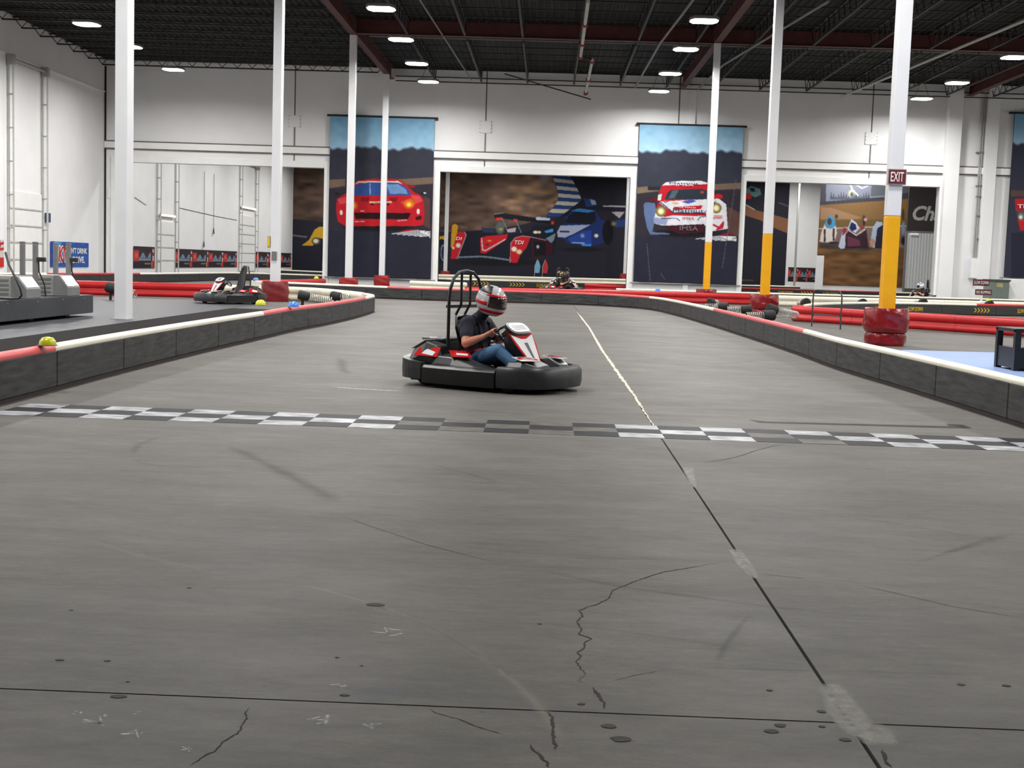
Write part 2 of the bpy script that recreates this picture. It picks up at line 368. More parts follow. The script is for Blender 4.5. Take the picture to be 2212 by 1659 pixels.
for x, y, rx, ry in ((441, 968, 20, 22), (440, 1005, 34, 16), (1385, 990, 70, 26), (1615, 1020, 50, 18), (600, 958, 22, 10), (330, 960, 30, 14), (410, 998, 60, 14), (580, 1045, 55, 18), (800, 1112, 50, 12), (1640, 880, 130, 36), (1680, 610, 60, 20), (1470, 840, 40, 14)):
    a, b = x / 2, 1060 + y / 2
    if y == 880: blotch('white_scrape', M_COOL, FP([(a + rx / 2 * math.cos(t), b + ry / 2 * math.sin(t)) for t in np.linspace(0, 6.28, 14)[:-1]]), .95); continue
    for k in range(5):
        u, v = a + random.uniform(-.35, .35) * rx, b + random.uniform(-.35, .35) * ry; t = random.uniform(-.5, .5) if k else random.uniform(1.2, 1.9); l = rx * random.uniform(.15, .4)
        ribbon('white_scrape', M_CHALK, FP([(u - l * math.cos(t), v - l * .6 * math.sin(t)), (u, v + 1), (u + l * math.cos(t), v + l * .6 * math.sin(t))]), random.uniform(.012, .035), cover=1.0, z=.0008, step=.01)
for L, m, wd, cv in (([(475, 955), (520, 975), (580, 1005), (660, 1045), (760, 1100)], M_TYRE, .22, .9), ([(283, 985), (300, 960), (340, 945), (420, 935)], M_TYRE, .12, .75),
                     ([(280, 990), (310, 1003), (380, 1010), (470, 1008)], M_TYRE, .10, .7), ([(725, 770), (738, 780), (742, 800), (760, 812)], M_TYRE, .28, .9),
                     ([(930, 880), (1060, 890), (1200, 900)], M_TYRE, .3, .55), ([(900, 995), (1000, 1020), (1100, 1050)], M_TYRE, .12, .65), ([(1620, 790), (1700, 800), (1800, 806), (1900, 800)], M_TYRE, .2, .7),
                     ([(1480, 800), (1600, 808), (1700, 812)], M_TYRE, .25, .65), ([(1380, 705), (1500, 712), (1600, 735)], M_TYRE, .4, .6), ([(840, 720), (960, 722)], M_TYRE, .4, .5),
                     (br([(40, 330), (500, 420), (1100, 500), (1700, 560)]), M_TYRE, .08, .75), (br([(0, 560), (500, 610), (1100, 700)]), M_TYRE, .1, .6), (br([(870, 770), (940, 640), (1040, 520)]), M_TYRE, .06, .8),
                     (br([(650, 760), (1200, 775), (2200, 800)]), M_TYRE, .05, .7), (br([(1000, 60), (1500, 120), (2200, 230)]), M_TYRE, .12, .6), (br([(1700, 330), (1900, 260), (2150, 180)]), M_TYRE, .12, .7), (br([(1800, 280), (2050, 230), (2200, 170)]), M_TYRE, .1, .6),
                     (bl([(1150, 380), (1400, 430), (1650, 500), (1900, 600), (2100, 720), (2212, 800)]), M_PALE, .045, 1.15), (bl([(1500, 480), (1800, 560), (2000, 660), (2150, 760), (2300, 900), (2420, 1060), (2500, 1198)]), M_PALE, .10, 1.0),
                     (bl([(300, 190), (600, 280), (1000, 370)]), M_PALE, .1, .8), ([(700, 835), (780, 840), (880, 846)], M_CHALK, .25, .9), ([(640, 858), (740, 862)], M_CHALK, .12, .8),
                     ([(1250, 690), (1330, 697)], M_CHALK, .3, .6), ([(1510, 790), (1620, 780), (1720, 795)], M_COOL, .8, .7), ([(800, 660), (960, 668), (1000, 690)], M_PALE, 1.2, .55),
                     (bl([(0, 1110), (300, 1100), (620, 1050)]), M_COOL, .10, .8), (bl([(1500, 850), (1700, 880), (1800, 870)]), M_COOL, .07, .9)):
    ribbon('scuff_mark', m, FP(L), wd, cover=cv, z=.0006, step=.08)
for x, y, r in ((1623, 493, 34), (818, 421, 9), (258, 732, 14), (464, 736, 10), (308, 517, 7), (510, 890, 22), (1490, 884, 14), (1456, 721, 7), (1562, 757, 6), (551, 826, 6)):
    a, b = fl(x / 2, 1060 + y / 2)[:2]; k = 560.0
    MB().prism([(a + r / k * .62 * math.cos(t) * random.uniform(.8, 1.2), b + r / k * .40 * math.sin(t), .001) for t in np.linspace(0, 6.28, 12)[:-1]], (0, 0, .0006)).build('floor_chip', M_CHIP, floor)
for x, y, r in ((1112, 863, 12), (1335, 955, 16), (1160, 1015, 20), (1340, 1020, 12), (1440, 1077, 18), (300, 922, 14), (120, 576, 9), (2135, 843, 16), (1940, 838, 14), (470, 1074, 30), (420, 1018, 24), (1120, 1040, 22)):
    a, b = fl(1106 + x / 2, 1060 + y / 2)[:2]; k = 640.0
    MB().prism([(a + r / k * .62 * math.cos(t) * random.uniform(.8, 1.2), b + r / k * .5 * math.sin(t), .001) for t in np.linspace(0, 6.28, 12)[:-1]], (0, 0, .0006)).build('floor_chip', M_CHIP, floor)

# ---- outer walls
def wall(name, *b): return tag(MB().bb(*b).build(name, M_WALL), kind='structure')
wall_left = wall('wall_left', XWL - .3, XWL, fy0, fy1, 0, ZR + .1)
wall('wall_right', 37, 37.3, fy0, fy1, 0, ZR + .1); wall('wall_front', XWL, 37, fy0, fy0 + .3, 0, ZR + .1); wall_far = wall('wall_far', XWL, 37, YB, YB + .3, 0, ZR + .1)
tag(MB().bb(XWL, XWL + .06, fy0 + .3, YW, 10.0, 10.06).build('trim_1', M_WALL), kind='structure')
# ---- partition wall with three openings, built of tilt-up panels
zo, TW = 6.28, .45
xo = [(float(py(252, 420, YW)[0]), float(py(700, 420, YW)[0])), (float(py(950, 430, YW)[0]), float(py(1360, 430, YW)[0])), (float(py(1610, 440, YW)[0]), float(py(2027, 440, YW)[0]))]
xj = [float(py(q, 240, YW)[0]) for q in (637, 1050, 1467, 1885)]
wb = MB().bb(XWL, 37, YW + .10, YW + TW - .05, zo + .02, ZR).build('wall_back', M_WALL); tag(wb, kind='structure')
bounds = [XWL + .03] + xj + [30.0, 37.0]
for a, b in zip(bounds, bounds[1:]): MB().bb(a + .018, b - .018, YW, YW + .12, zo, ZR - .02).build('wall_panel', M_WALL, wb, bevel=.008, bseg=1)
prev = XWL + .03
for a, b in xo + [(37.0, 37.0)]:
    MB().bb(prev, a, YW, YW + TW, 0, zo).build('wall_pier', M_WALL, wb); prev = b
for a, b in xo:     # steel frames of the openings
    fr = MB(); fr.bb(a - .30, a, YW - .10, YW + TW + .05, 0, zo + .34); fr.bb(b, b + .30, YW - .10, YW + TW + .05, 0, zo + .34); fr.bb(a, b, YW - .10, YW + TW + .05, zo, zo + .34)
    fr.build('opening_frame', M_TRIM, wb, bevel=.02)
MB().bb(XWL + .02, 36, YW - .13, YW - .002, 7.02, 7.36).build('wall_band', M_TRIM, wb, bevel=.015)
M_SHADOW_SEAL = mat('band_shadow_and_panel_sealant', (104, 98, 96), .8, var=.2)
for z in (6.955, 7.36): MB().bb(XWL + .02, 36, YW - .09, YW - .003, z, z + .065).build('band_shadow_line', M_SHADOW_SEAL, wb)  # shadow lines above and below the band, painted as thin dark strips
for q in xj: MB().bb(q - .03, q + .03, YW - .012, YW - .001, zo + .36, ZR - .05).build('panel_sealant', M_SHADOW_SEAL, wb)
for q in xj[:2] + xj[3:]:
    c = MB(); c.bb(q - .32, q + .32, YW - .05, YW - .002, 8.42, 9.06); c.build('joint_plate', M_WALL, wb, bevel=.01)
    for k in range(4):
        for sx in (-.3, .3): MB().tube([(q + sx, YW - .052, 8.46 + k * .19), (q + sx, YW - .075, 8.46 + k * .19)], .022, 6).build('bolt', M_GREY2, wb)
    c = MB(); c.bb(q - .03, q + .03, YW - .035, YW - .002, 7.36, 8.42); c.build('joint_cover', M_GREY2, wb)
for x0, x1, d in ((2040, 2070, .55), (2126, 2152, .35), (1488, 1500, .14)):
    a, b = float(py(x0, 300, YW)[0]), float(py(x1, 300, YW)[0]); MB().bb(a, b, YW - d, YW - .001, 0, ZR - .02).build('pilaster', M_WALL, wb, bevel=.02)
# corner gap line
MB().bb(XWL + .005, XWL + .10, YW - .03, YW - .001, 0, 11.4).build('corner_gap', M_DARKSLOT, wb)
MB().bb(XWL + .2, XWL + .8, YW - .06, YW - .002, 4.3, 4.95).build('corner_plate', M_WALL, wb, bevel=.01)

# ---- roof: ribbed deck, girders, open-web joists
dk = MB(); prof = []; x = XWL - .3
while x < 37.3: prof += [(x, ZR + .05), (x + .10, ZR + .05), (x + .14, ZR), (x + .26, ZR), (x + .30, ZR + .05)]; x += .30
n = len(prof); dk.add([(a, fy0, z) for a, z in prof] + [(a, fy1, z) for a, z in prof] + [(prof[0][0], fy0, ZR + .3), (prof[-1][0], fy0, ZR + .3), (prof[0][0], fy1, ZR + .3), (prof[-1][0], fy1, ZR + .3)],
       [(k, k + 1, n + k + 1, n + k) for k in range(n - 1)] + [(2 * n, 2 * n + 1, 2 * n + 3, 2 * n + 2)])
ceiling = dk.build('ceiling', M_DECK); tag(ceiling, kind='structure')
roof_frame = bpy.data.objects.new('roof_frame', None); COL.objects.link(roof_frame); tag(roof_frame, kind='structure')
def joist(p0, p1, zt, zb, dirx, pitch=.75, inset=.55):
    """open-web joist from p0 to p1 (plan), as one part of the roof"""
    mb = MB(); L = math.dist(p0, p1); u = ((p1[0] - p0[0]) / L, (p1[1] - p0[1]) / L); rz = math.atan2(u[1], u[0])
    at = lambda s, z: (p0[0] + u[0] * s, p0[1] + u[1] * s, z)
    mb.box(at(L / 2, zt - .03), (L, .09, .06), rz); mb.box(at(L / 2, zb + .03), (L - 2 * inset, .09, .06), rz)
    k = int((L - 2 * inset) / pitch); s = inset
    for i in range(k):
        a, b = at(s, zb + .05), at(s + pitch / 2, zt - .05); c = at(s + pitch, zb + .05); mb.tube([a, b], .017, 4, False); mb.tube([b, c], .017, 4, False); s += pitch
    mb.tube([at(inset, zb + .05), at(.05, zt - .05)], .02, 4, False); mb.tube([at(L - inset, zb + .05), at(L - .05, zt - .05)], .02, 4, False)
    return mb.build('roof_joist', M_JOIST, roof_frame)
y = 69.4
while y > 40: joist((XWL + .02, y), (XROW_L - .1, y), ZR, 11.22, True, .8, .4); y -= 2.12
def ibeam(a, b, z0, z1, wd, m=None):
    mb = MB(); L = math.dist(a, b); rz = math.atan2(b[1] - a[1], b[0] - a[0]); c = ((a[0] + b[0]) / 2, (a[1] + b[1]) / 2)
    mb.box((*c, z0 + .015), (L, wd, .03), rz); mb.box((*c, z1 - .015), (L, wd, .03), rz); mb.box((*c, (z0 + z1) / 2), (L, .03, z1 - z0), rz); return mb.build('roof_girder', m or M_RED_GIRD, roof_frame)
XR3 = 22.2
for X in (XROW_L, XROW_R, XR3): ibeam((X, 14), (X, YW - .06), 11.12, ZR, .3)
for Y in (41.7, 57.1): ibeam((XROW_L + .16, Y), (XROW_R - .16, Y), 11.12, ZR - .02, .3); ibeam((XROW_R + .16, Y), (XR3 - .16, Y), 11.12, ZR - .02, .3); ibeam((XR3 + .16, Y), (36.9, Y), 11.12, ZR - .02, .3)
x = XROW_L + 2.45
while x < 29:
    if min(abs(x - q) for q in (XROW_L, XROW_R, XR3)) > .5:
        joist((x, 57.3), (x, YW - .06), ZR, 11.05, False, .9, .5); joist((x, 41.9), (x, 56.9), ZR, 11.05, False, .9, .5)
    x += 2.47
y = 58.5
while y < 70.5: MB().bb(XROW_L + .17, XROW_R - .17, y - .03, y + .03, 11.55, 11.6).build('roof_bridging', M_JOIST, roof_frame); MB().bb(XROW_R + .17, XR3 - .17, y - .03, y + .03, 11.55, 11.6).build('roof_bridging', M_JOIST, roof_frame); y += 1.9
for z, yy in ((10.98, YW - .5), (11.25, YW - .3)): MB().bb(XROW_L + .3, 29, yy - .025, yy + .025, z, z + .05).build('roof_bridging', M_JOIST, roof_frame)
y = 43.5
while y < 56.5: MB().bb(XROW_L + .17, XROW_R - .17, y - .03, y + .03, 11.55, 11.6).build('roof_bridging', M_JOIST, roof_frame); MB().bb(XROW_R + .17, XR3 - .17, y - .03, y + .03, 11.55, 11.6).build('roof_bridging', M_JOIST, roof_frame); y += 1.9
# pipes under the roof
def pipe(pts, r, m, label, nm='sprinkler_pipe', cat='pipe'):
    t = MB().tube(pts, r, 8); return single(t, nm, m, pts[0], label, cat, smooth=True)
ps = thing('sprinkler_main', 'grey sprinkler main with red couplings hanging between the two lamp rows', 'pipe', (1.2, 50, 10.9))
MB().tube([(1.15, 48, 10.95), (1.2, 60.6, 10.95)], .07, 10).build('pipe_run', mat('white_pipe', (190, 192, 186), .5), ps, smooth=True)
MB().tube([(1.75, 60.9, 10.9), (1.72, 69.6, 10.55)], .07, 10).build('pipe_run', mat('white_pipe', (190, 192, 186), .5), ps, smooth=True)
MB().tube([(1.2, 60.5, 10.95), (1.75, 61.0, 10.92)], .06, 8).build('pipe_elbow', M_JOIST, ps, smooth=True)
for p in ((1.17, 52.5, 10.95), (1.18, 57.0, 10.95), (1.2, 60.4, 10.95), (1.75, 61.2, 10.88), (1.73, 66, 10.7), (1.72, 69.6, 10.52)): MB().tube([(p[0], p[1] - .12, p[2]), (p[0], p[1] + .12, p[2])], .12, 10).build('coupling', mat('red_coupling', (150, 40, 36), .5), ps, smooth=True)
for yy in (50, 55, 59.5, 64, 68): MB().tube([(1.2 if yy < 60.7 else 1.74, yy, 10.98 if yy < 60.7 else 10.85), (1.2 if yy < 60.7 else 1.74, yy, ZR)], .015, 5).build('hanger_rod', M_JOIST, ps)
pb = thing('diagonal_brace', 'dark diagonal brace rod below the roof by the sprinkler main', 'rod', (-2, YW - 1.5, 11.3)); MB().tube([(-2.6, YW - 1.4, 11.4), (2.0, YW - 1.4, 10.2)], .03, 6).build('rod', M_JOIST, pb)
pipe([(4.9, 47, 11.0), (4.5, 56.5, 11.0), (4.35, 70.3, 11.0)], .05, M_PIPE, 'thin grey conduit running towards the partition wall beside a lamp row', 'conduit')
pipe([(9.6, 47, 11.0), (7.9, 62, 11.0), (7.7, 70.3, 11.0)], .05, M_PIPE, 'grey conduit under the roof behind the yellow-footed columns', 'conduit')
pipe([(17.0, 47, 10.75), (15.2, 69.8, 10.75)], .06, mat('white_pipe', (190, 192, 186), .5), 'long pale pipe slanting across the roof above the exit sign', 'sprinkler_pipe')
pipe([(XROW_L + .5, 58.6, 11.3), (36, 58.6, 11.3)], .035, M_PIPE, 'thin grey pipe crossing the hall beneath the red girder', 'conduit')
pipe([(-5.2, 47, 11.15), (-4.4, 70.4, 11.15)], .035, M_PIPE, 'slim conduit under the roof between columns and lamp row', 'conduit')

# ---- high bay lamps
def make_lamp():
    r = thing('high_bay_light', 'glowing white high bay light hanging under the dark roof', 'ceiling light', (0, 0, 10.4), group='high bay lights under the hall roof')
    oc = [(-.53, -.22), (-.38, -.52), (.38, -.52), (.53, -.22), (.53, .22), (.38, .52), (-.38, .52), (-.53, .22)]
    MB().prism([(a, b, .015) for a, b in oc], (0, 0, .09)).build('housing', M_GREY2, r, world=False)
    MB().add([(a * .95, b * .95, 0) for a, b in oc], [tuple(range(8))[::-1]]).build('lens', M_LENS, r, world=False)
    MB().prism([(a * .97, b * .97, .004) for a, b in oc], (0, 0, .011)).build('lens_rim', M_GREY, r, world=False)
    for s in (-.35, .35): MB().tube([(s, 0, .10), (s * .3, 0, .8), (s * .3, 0, ZR - 10.4 - .002)], .010, 5).build('cable', M_JOIST, r, world=False)
    ld = bpy.data.lights.new('lamp_beam', 'AREA'); ld.shape = 'RECTANGLE'; ld.size = .96; ld.size_y = .96; ld.energy = LAMP_W; ld.spread = math.radians(168); ld.color = (1.0, .985, .96)
    lo = bpy.data.objects.new('lamp_beam', ld); COL.objects.link(lo); lo.parent = r; lo.location = (0, 0, -.006)
    return r
lamp0 = make_lamp(); first = True
for X, ys in ((-6.3, [47.6 - 6.25 * k for k in range(10)] + [53.98, 60.36, 66.24]), (5.38, [48.2 - 6.3 * k for k in range(10)] + [54.4, 61.2, 67.3]), (18.65, [54.1 - 6.4 * k for k in range(11)] + [61.5, 67.2]), (-18.75, [52.5 - 6.2 * k for k in range(11)] + [57.9, 64.57]), (30.5, [64 - 9 * k for k in range(8)])):
    for Y in ys:
        if Y < 8: continue
        if first: lamp0.location = (X, Y, 10.4); first = False
        else: copy_tree(lamp0, None, (X, Y, 10.4))
for X in (-18.7, -4.0, 10.0, 22.0):  # unseen lamps, added to light the second hall
    for Y in (76.5, 85, 93.5, 102, 110.5, 118): copy_tree(lamp0, None, (X, Y, 10.4), label='unseen high bay light added to light the second hall beyond the partition wall', group='unseen added high bay lights beyond the partition')

# ================================================================== TRACK
def board_barrier(name, label, pts, caps, board=None, sect=2.2, step=.25, bt=.05, zc=.41, r=.056, top=.40, base=True, closed_nose=False):
    """black board wall with a round cap tube; caps: list of (material, break point or None)"""
    path, L = resample(pts, step); root = thing(name, label, 'barrier', (path[0].x, path[0].y, 0)); k = max(1, int(round(L / sect)))
    for i in range(k):
        sp = subpath(path, L, L * i / k + .006, L * (i + 1) / k - .006)
        MB().sweep(sp, [(-bt, .035), (bt, .035), (bt, top), (-bt, top)]).build('board_panel', board or M_BOARD, root, bevel=.012, bseg=1)
    if base: MB().sweep(path, [(-bt * .8, 0), (bt * .8, 0), (bt * .8, .034), (-bt * .8, .034)]).build('base_strip', M_BASE, root)
    s0 = 0.0; circ = [(r * math.cos(2 * math.pi * q / 12), zc + r * math.sin(2 * math.pi * q / 12)) for q in range(12)]
    for m, bp in caps:
        s1 = L if bp is None else nearest_s(path, L, bp)
        if s1 - s0 > .05: MB().sweep(subpath(path, L, s0 + .003, s1 - .003), circ).build('cap_tube', m, root, smooth=True)
        s0 = s1
    return root, path, L
RAIL = [(-.08, .015), (.03, .015), (.085, .05), (.10, .10), (.085, .155), (.045, .195), (.04, .235), (.075, .265), (.10, .31), (.10, .37), (.075, .43), (.03, .458), (-.03, .462), (-.08, .44)]
def rail_barrier(name, label, pts, cols, sect=3.0, step=.3, flip=False):
    """moulded plastic guard rail of two rounded bands; cols: list of (material, break point or None)"""
    path, L = resample(pts, step); root = thing(name, label, 'barrier', (path[0].x, path[0].y, 0)); s0 = 0.0; pr = [(-o, z) for o, z in RAIL] if flip else RAIL
    for m, bp in cols:
        s1 = L if bp is None else nearest_s(path, L, bp); k = max(1, int(round((s1 - s0) / sect)))
        for i in range(k):
            a, b = s0 + (s1 - s0) * i / k, s0 + (s1 - s0) * (i + 1) / k
            if b - a > .1: MB().sweep(subpath(path, L, a + .004, b - .004), pr).build('rail_section', m, root, smooth=True)
        s0 = s1
    return root, path, L
T = lambda x, y: fl(x, y, .45)[:2]
W_, P_, R_ = M_CAPW, M_CAPP, M_CAPR
# left barrier along the pit, its nose and the rail coming back behind it
board_barrier('track_barrier', 'long scuffed dark board barrier with pink and cream cap tube beside the pit lane', [(-4.9, 8.5), (-4.9, 11.5), (-4.95, 15.3), (-4.93, 19), (-4.86, 22), (-4.83, 24.5), (-4.66, 27.5), (-4.60, 31), (-4.66, 34.6), (-4.8, 35.6), (-5.05, 36.3)],
              [(P_, T(152, 745)), (W_, T(592, 675)), (P_, T(752, 641)), (W_, None)], bt=.06)
rail_barrier('guard_rail', 'cream double-band guard rail behind the spring braces at the pit nose', [(-5.12, 36.5), (-5.45, 37.6), (-6.3, 39.3), (-7.5, 41.05), (-9.0, 41.35), (-10.3, 41.2)], [(M_RAILW, None)])
rail_barrier('guard_rail', 'bright red double-band guard rail behind the battery chargers', [(-10.34, 41.2), (-12.6, 40.7), (-14.6, 40.1), (-16.5, 39.6), (-19.5, 38.6)], [(M_RAILR, None)])
# far end of the straight, sweeping round into the right-hand barrier
bR, pR, LR = board_barrier('track_barrier', 'dark board barrier sweeping round the far bend beyond the moving kart', [(-10.6, 49.2), (-8.3, 48.4), (-5.8, 47.2), (-4, 46.9), (-1.35, 47.4), (1.0, 47.6), (2.35, 46.9), (3.35, 45.4), (3.8, 43.4), (4.0, 40.8), (4.13, 38.2), (4.30, 32.5), (4.42, 26), (4.45, 22.2), (4.42, 19.4), (4.56, 16), (4.66, 12.6), (4.72, 8.5)],
              [(W_, T(838, 619)), (P_, T(1412, 641)), (W_, T(1546, 667)), (P_, T(1752, 713)), (W_, None)], bt=.06)
rail_barrier('guard_rail', 'red rail curling back from the cream nose near the far columns', [(-10.75, 49.25), (-11.2, 49.6), (-11.35, 50.4), (-11.1, 52.5), (-10.6, 55.5), (-10.3, 60)], [(M_RAILW, (-11.35, 50.4)), (M_RAILR, None)], sect=2.5, flip=True)
# barriers beyond, right of the straight
rail_barrier('guard_rail', 'red and cream guard rail running behind the first bend', [(-3.2, 51.3), (-1.6, 52.0), (1.2, 53.5), (3.9, 54.7), (6.0, 55.1), (8.6, 55.2), (12, 55.6), (18, 57.5), (26, 60)], [(M_RAILR, (8.6, 55.2)), (M_RAILW, None)], flip=True)
board_barrier('track_barrier', 'thin cream-capped barrier line in front of the partition wall', [(3.2, 59.7), (5, 60), (9.1, 61.2), (12.9, 62.6), (18, 64.6), (27, 67)], [(W_, None)], board=M_BOARD_FAR, sect=3)
# red island
rail_barrier('guard_rail', 'bright red guard rail with a rounded end behind the exit column', [(7.72, 39.4), (7.42, 38.9), (7.36, 38.35), (7.6, 37.85), (8.2, 37.2), (9.2, 35.95), (10.5, 34.4), (12, 32.6), (14.5, 29.6), (17, 26.5)], [(M_RAILR, None)], flip=True)
bI, pI, LI = board_barrier('track_barrier', 'board barrier lettered slow down in yellow with cream and red cap', [(7.85, 39.8), (8.5, 41.8), (9.9, 44.8), (12.3, 48.3), (14.5, 49.9), (16.8, 50.9), (19, 52), (23, 54), (27, 56)], [(W_, T(2116, 657)), (R_, None)], board=M_BOARD_FAR, sect=2.6)
# left wall side
board_barrier('track_barrier', 'black barrier with red and cream cap running along the left wall', [(-21.3, 44), (-20.6, 48.3), (-20, 51.3), (-19.2, 55.5), (-18.6, 59.2), (-18.1, 65), (-17.7, 71), (-17.0, 73.2), (-15, 73.6), (-12.3, 73.0)], [(W_, T(97, 590)), (R_, T(301, 590)), (W_, None)], board=M_BOARD_FAR, sect=2.8)
# second hall
rail_barrier('guard_rail', 'cream guard rail with red lower end before the big racing mural', [(-14, 95), (-8.3, 99), (-3, 103.5), (2, 108), (6.7, 112), (14, 114)], [(M_RAILW, None)], flip=True)
bC, pC, LC = board_barrier('track_barrier', 'cream-capped board barrier with yellow chevrons seen through the middle opening', [(-9, 75.5), (-5.6, 76), (0.5, 78.5), (5.0, 82), (12, 86)], [(W_, None)], board=M_BOARD_FAR, sect=3)
rail_barrier('guard_rail', 'short red guard rail just inside the middle opening', [(2.2, 73.6), (3.2, 72.9), (4.6, 72.6), (7.5, 72.4)], [(M_RAILR, None)], flip=True)
rail_barrier('guard_rail', 'stubby cream rail nose beside the middle opening frame', [(-6.6, 63.0), (-5.2, 62.2), (-4.3, 62.0), (-3.9, 62.6)], [(M_RAILW, None)], flip=True)
board_barrier('track_barrier', 'cream-capped barrier far inside the left opening', [(-20, 96), (-16, 92), (-13, 90), (-8, 90)], [(W_, (-14, 90.6)), (R_, None)], board=M_BOARD_FAR, sect=3)
bF, pF, LF = board_barrier('track_barrier', 'red-capped barrier with yellow lettering inside the right opening', [(9.5, 77.5), (13, 79.5), (18, 81), (24, 82), (30, 82.5)], [(R_, (21.5, 81.7)), (W_, None)], board=M_BOARD_FAR, sect=3)
board_barrier('track_barrier', 'cream-capped barrier deep inside the right opening', [(10.0, 93), (15, 96), (19.0, 98)], [(W_, None)], board=M_BOARD_FAR, sect=3)
def on_barrier(root, path, L, s, side, dz=.21):
    i = min(len(path) - 2, int(s / L * (len(path) - 1))); t = (path[i + 1] - path[i]).normalized(); nn = Vector((-t.y, t.x)) * side; p = path[i] + nn * .056
    x = -t if side > 0 else t; x = Vector((x.x, x.y, 0)); z = Vector((nn.x, nn.y, 0)); m = Matrix.Identity(4)
    for r in range(3): m[r][0] = x[r]; m[r][1] = (0, 0, 1)[r]; m[r][2] = z[r]; m[r][3] = (p.x, p.y, dz)[r]
    return m
def chevrons(root, path, L, s, side, n=5, w=1.0, h=.22):
    m = on_barrier(root, path, L, s, side)
    for k in range(n):
        x = (k - (n - 1) / 2) * w / n; a = w / n
        pts = [(x - a * .45, h / 2), (x - a * .15, h / 2), (x + a * .45, 0), (x - a * .15, -h / 2), (x - a * .45, -h / 2), (x + a * .15, 0)]
        MB().prism([m @ Vector((u, v, 0)) for u, v in pts], (m.to_3x3() @ Vector((0, 0, .004)))).build('chevron', M_YTXT, root)
def words(root, path, L, s, side, w=1.0, h=.2): lettering('lettering', 'SLOW DOWN', M_YTXT, root, w, h, on_barrier(root, path, L, s, side), bold=.0)
def s_at(path, L, xpx, ypx, z=.21): return nearest_s(path, L, fl(xpx, ypx, z)[:2])
for x, y, kind in ((1882, 666, 'c'), (1950, 666, 'w'), (2013, 663.5, 'c'), (2082, 664.5, 'w'), (2158, 666, 'c')):
    s = s_at(pI, LI, x, y); (chevrons if kind == 'c' else words)(bI, pI, LI, s, -1, **({'w': .82, 'h': .17} if kind == 'c' else {'w': .76, 'h': .16}))
for x in (1015, 1090, 1238): chevrons(bC, pC, LC, nearest_s(pC, LC, py(x, 615, 79)[:2]), -1, w=1.0)
words(bC, pC, LC, nearest_s(pC, LC, py(1160, 615, 79)[:2]), -1)
for x, k in ((1640, 'c'), (1700, 'w'), (1755, 'c'), (1805, 'w')): (chevrons if k == 'c' else words)(bF, pF, LF, nearest_s(pF, LF, py(x, 622, 80)[:2]), -1)

# pit matting and painted areas
single(MB().bb(-24, -8.30, 12, 38.8, 0, .008), 'pit_matting', M_MAT, (-14, 20, 0), 'grey pit lane matting behind the left barrier', 'mat')
single(MB().bb(-8.28, -7.0, 12, 34.0, 0, .012), 'rubber_edge_strip', mat('matt_black_rubber_sheet', (26, 23, 24), .8, var=.15, spec=.08), (-7.6, 16, 0), 'flat black rubber strip between the left barrier and the pit matting', 'strip')
single(MB().prism([(5.2, 17, 0), (12.5, 17, 0), (12.5, 25.8, 0), (6.9, 25.1, 0), (5.2, 22.0, 0)], (0, 0, .004)), 'painted_floor_area', M_BLUEF, (8, 21, 0), 'pale blue painted floor behind the right barrier', 'floor paint')
# start line
M_CHK_B = mat('worn_black_floor_tape', (48, 48, 52), .5, spec=.06, var=.1, scale=4, stretch=(1, 3, 1), dark=(34, 34, 38))
M_CHK_W = mat('worn_white_floor_tape', (196, 198, 204), .4, spec=.15, var=.1, scale=5, stretch=(1, 3, 1), dark=(84, 84, 86))
M_CHK_G = mat('scraped_floor_tape', (112, 109, 103), .5, spec=.07, var=.1, scale=5, stretch=(1, 3, 1), dark=(66, 64, 62))
chk = thing('checkered_start_line', 'worn checkered start line of three tile rows across the track', 'floor marking', (0, 10.77, 0))
TWD = .379; x0 = float(fl(1143, 925)[0]); y_b, y_t = float(fl(1140, 937)[1]), float(fl(1140, 910)[1]); rh = (y_t - y_b) / 3
faded = {(-3, 1), (-1, 0), (-1, 2), (1, 1), (0, 0), (0, 2), (-2, 1), (2, 1), (6, 0), (5, 1), (11, 2)}
for i in range(-14, 14):
    for j in range(3):
        blk = (i + j) % 2 == 1; x = x0 + i * TWD
        if x < -4.84 or x + TWD > 4.58: continue
        m = M_CHK_B if blk else (M_CHK_G if (i, j) in faded or -4 < i < 2 else M_CHK_W)
        MB().bb(x + .002, x + TWD - .002, y_b + j * rh + .002, y_b + (j + 1) * rh - .002, .0, .0022).build('checker_tile', m, chk)
single(MB().prism([(*fl(1620, 907)[:2], 0), (*fl(1660, 911)[:2], 0), (*fl(2050, 921)[:2], 0), (*fl(2045, 916)[:2], 0), (*fl(2080, 918)[:2], 0), (*fl(2098, 925)[:2], 0), (*fl(2055, 925)[:2], 0), (*fl(1640, 913)[:2], 0)], (0, 0, .002)), 'floor_tape', M_CHK_B, (2.6, 11.5, 0), 'torn black tape line on the floor past the start line', 'tape')

# ================================================================== COLUMNS, PADS
def column(X, Y, label, yellow=False, wd=.28, dp=.28):
    r = thing('steel_column', label, 'column', (X, Y, 0)); z0 = 2.62 if yellow else 0.0
    MB().bb(X - wd / 2, X + wd / 2, Y - dp / 2, Y + dp / 2, z0, 11.11).build('shaft', M_COLW, r, bevel=.022)
    if yellow: MB().bb(X - wd / 2, X + wd / 2, Y - dp / 2, Y + dp / 2, .012, z0 - .002).build('yellow_band', M_YEL, r, bevel=.022)
    MB().bb(X - wd / 2 - .06, X + wd / 2 + .06, Y - dp / 2 - .06, Y + dp / 2 + .06, 0, .012).build('base_plate', M_GREY2, r)
    return r
column(XROW_L, 26.75, 'tall white steel column standing on the pit matting', wd=.26, dp=.42)
column(-8.50, 40.55, 'white column with a small grey junction box above a red pad', wd=.27, dp=.36)
column(XROW_L, 57.4, 'white column before the red sports car banner, taller than its neighbour', wd=.30, dp=.30)
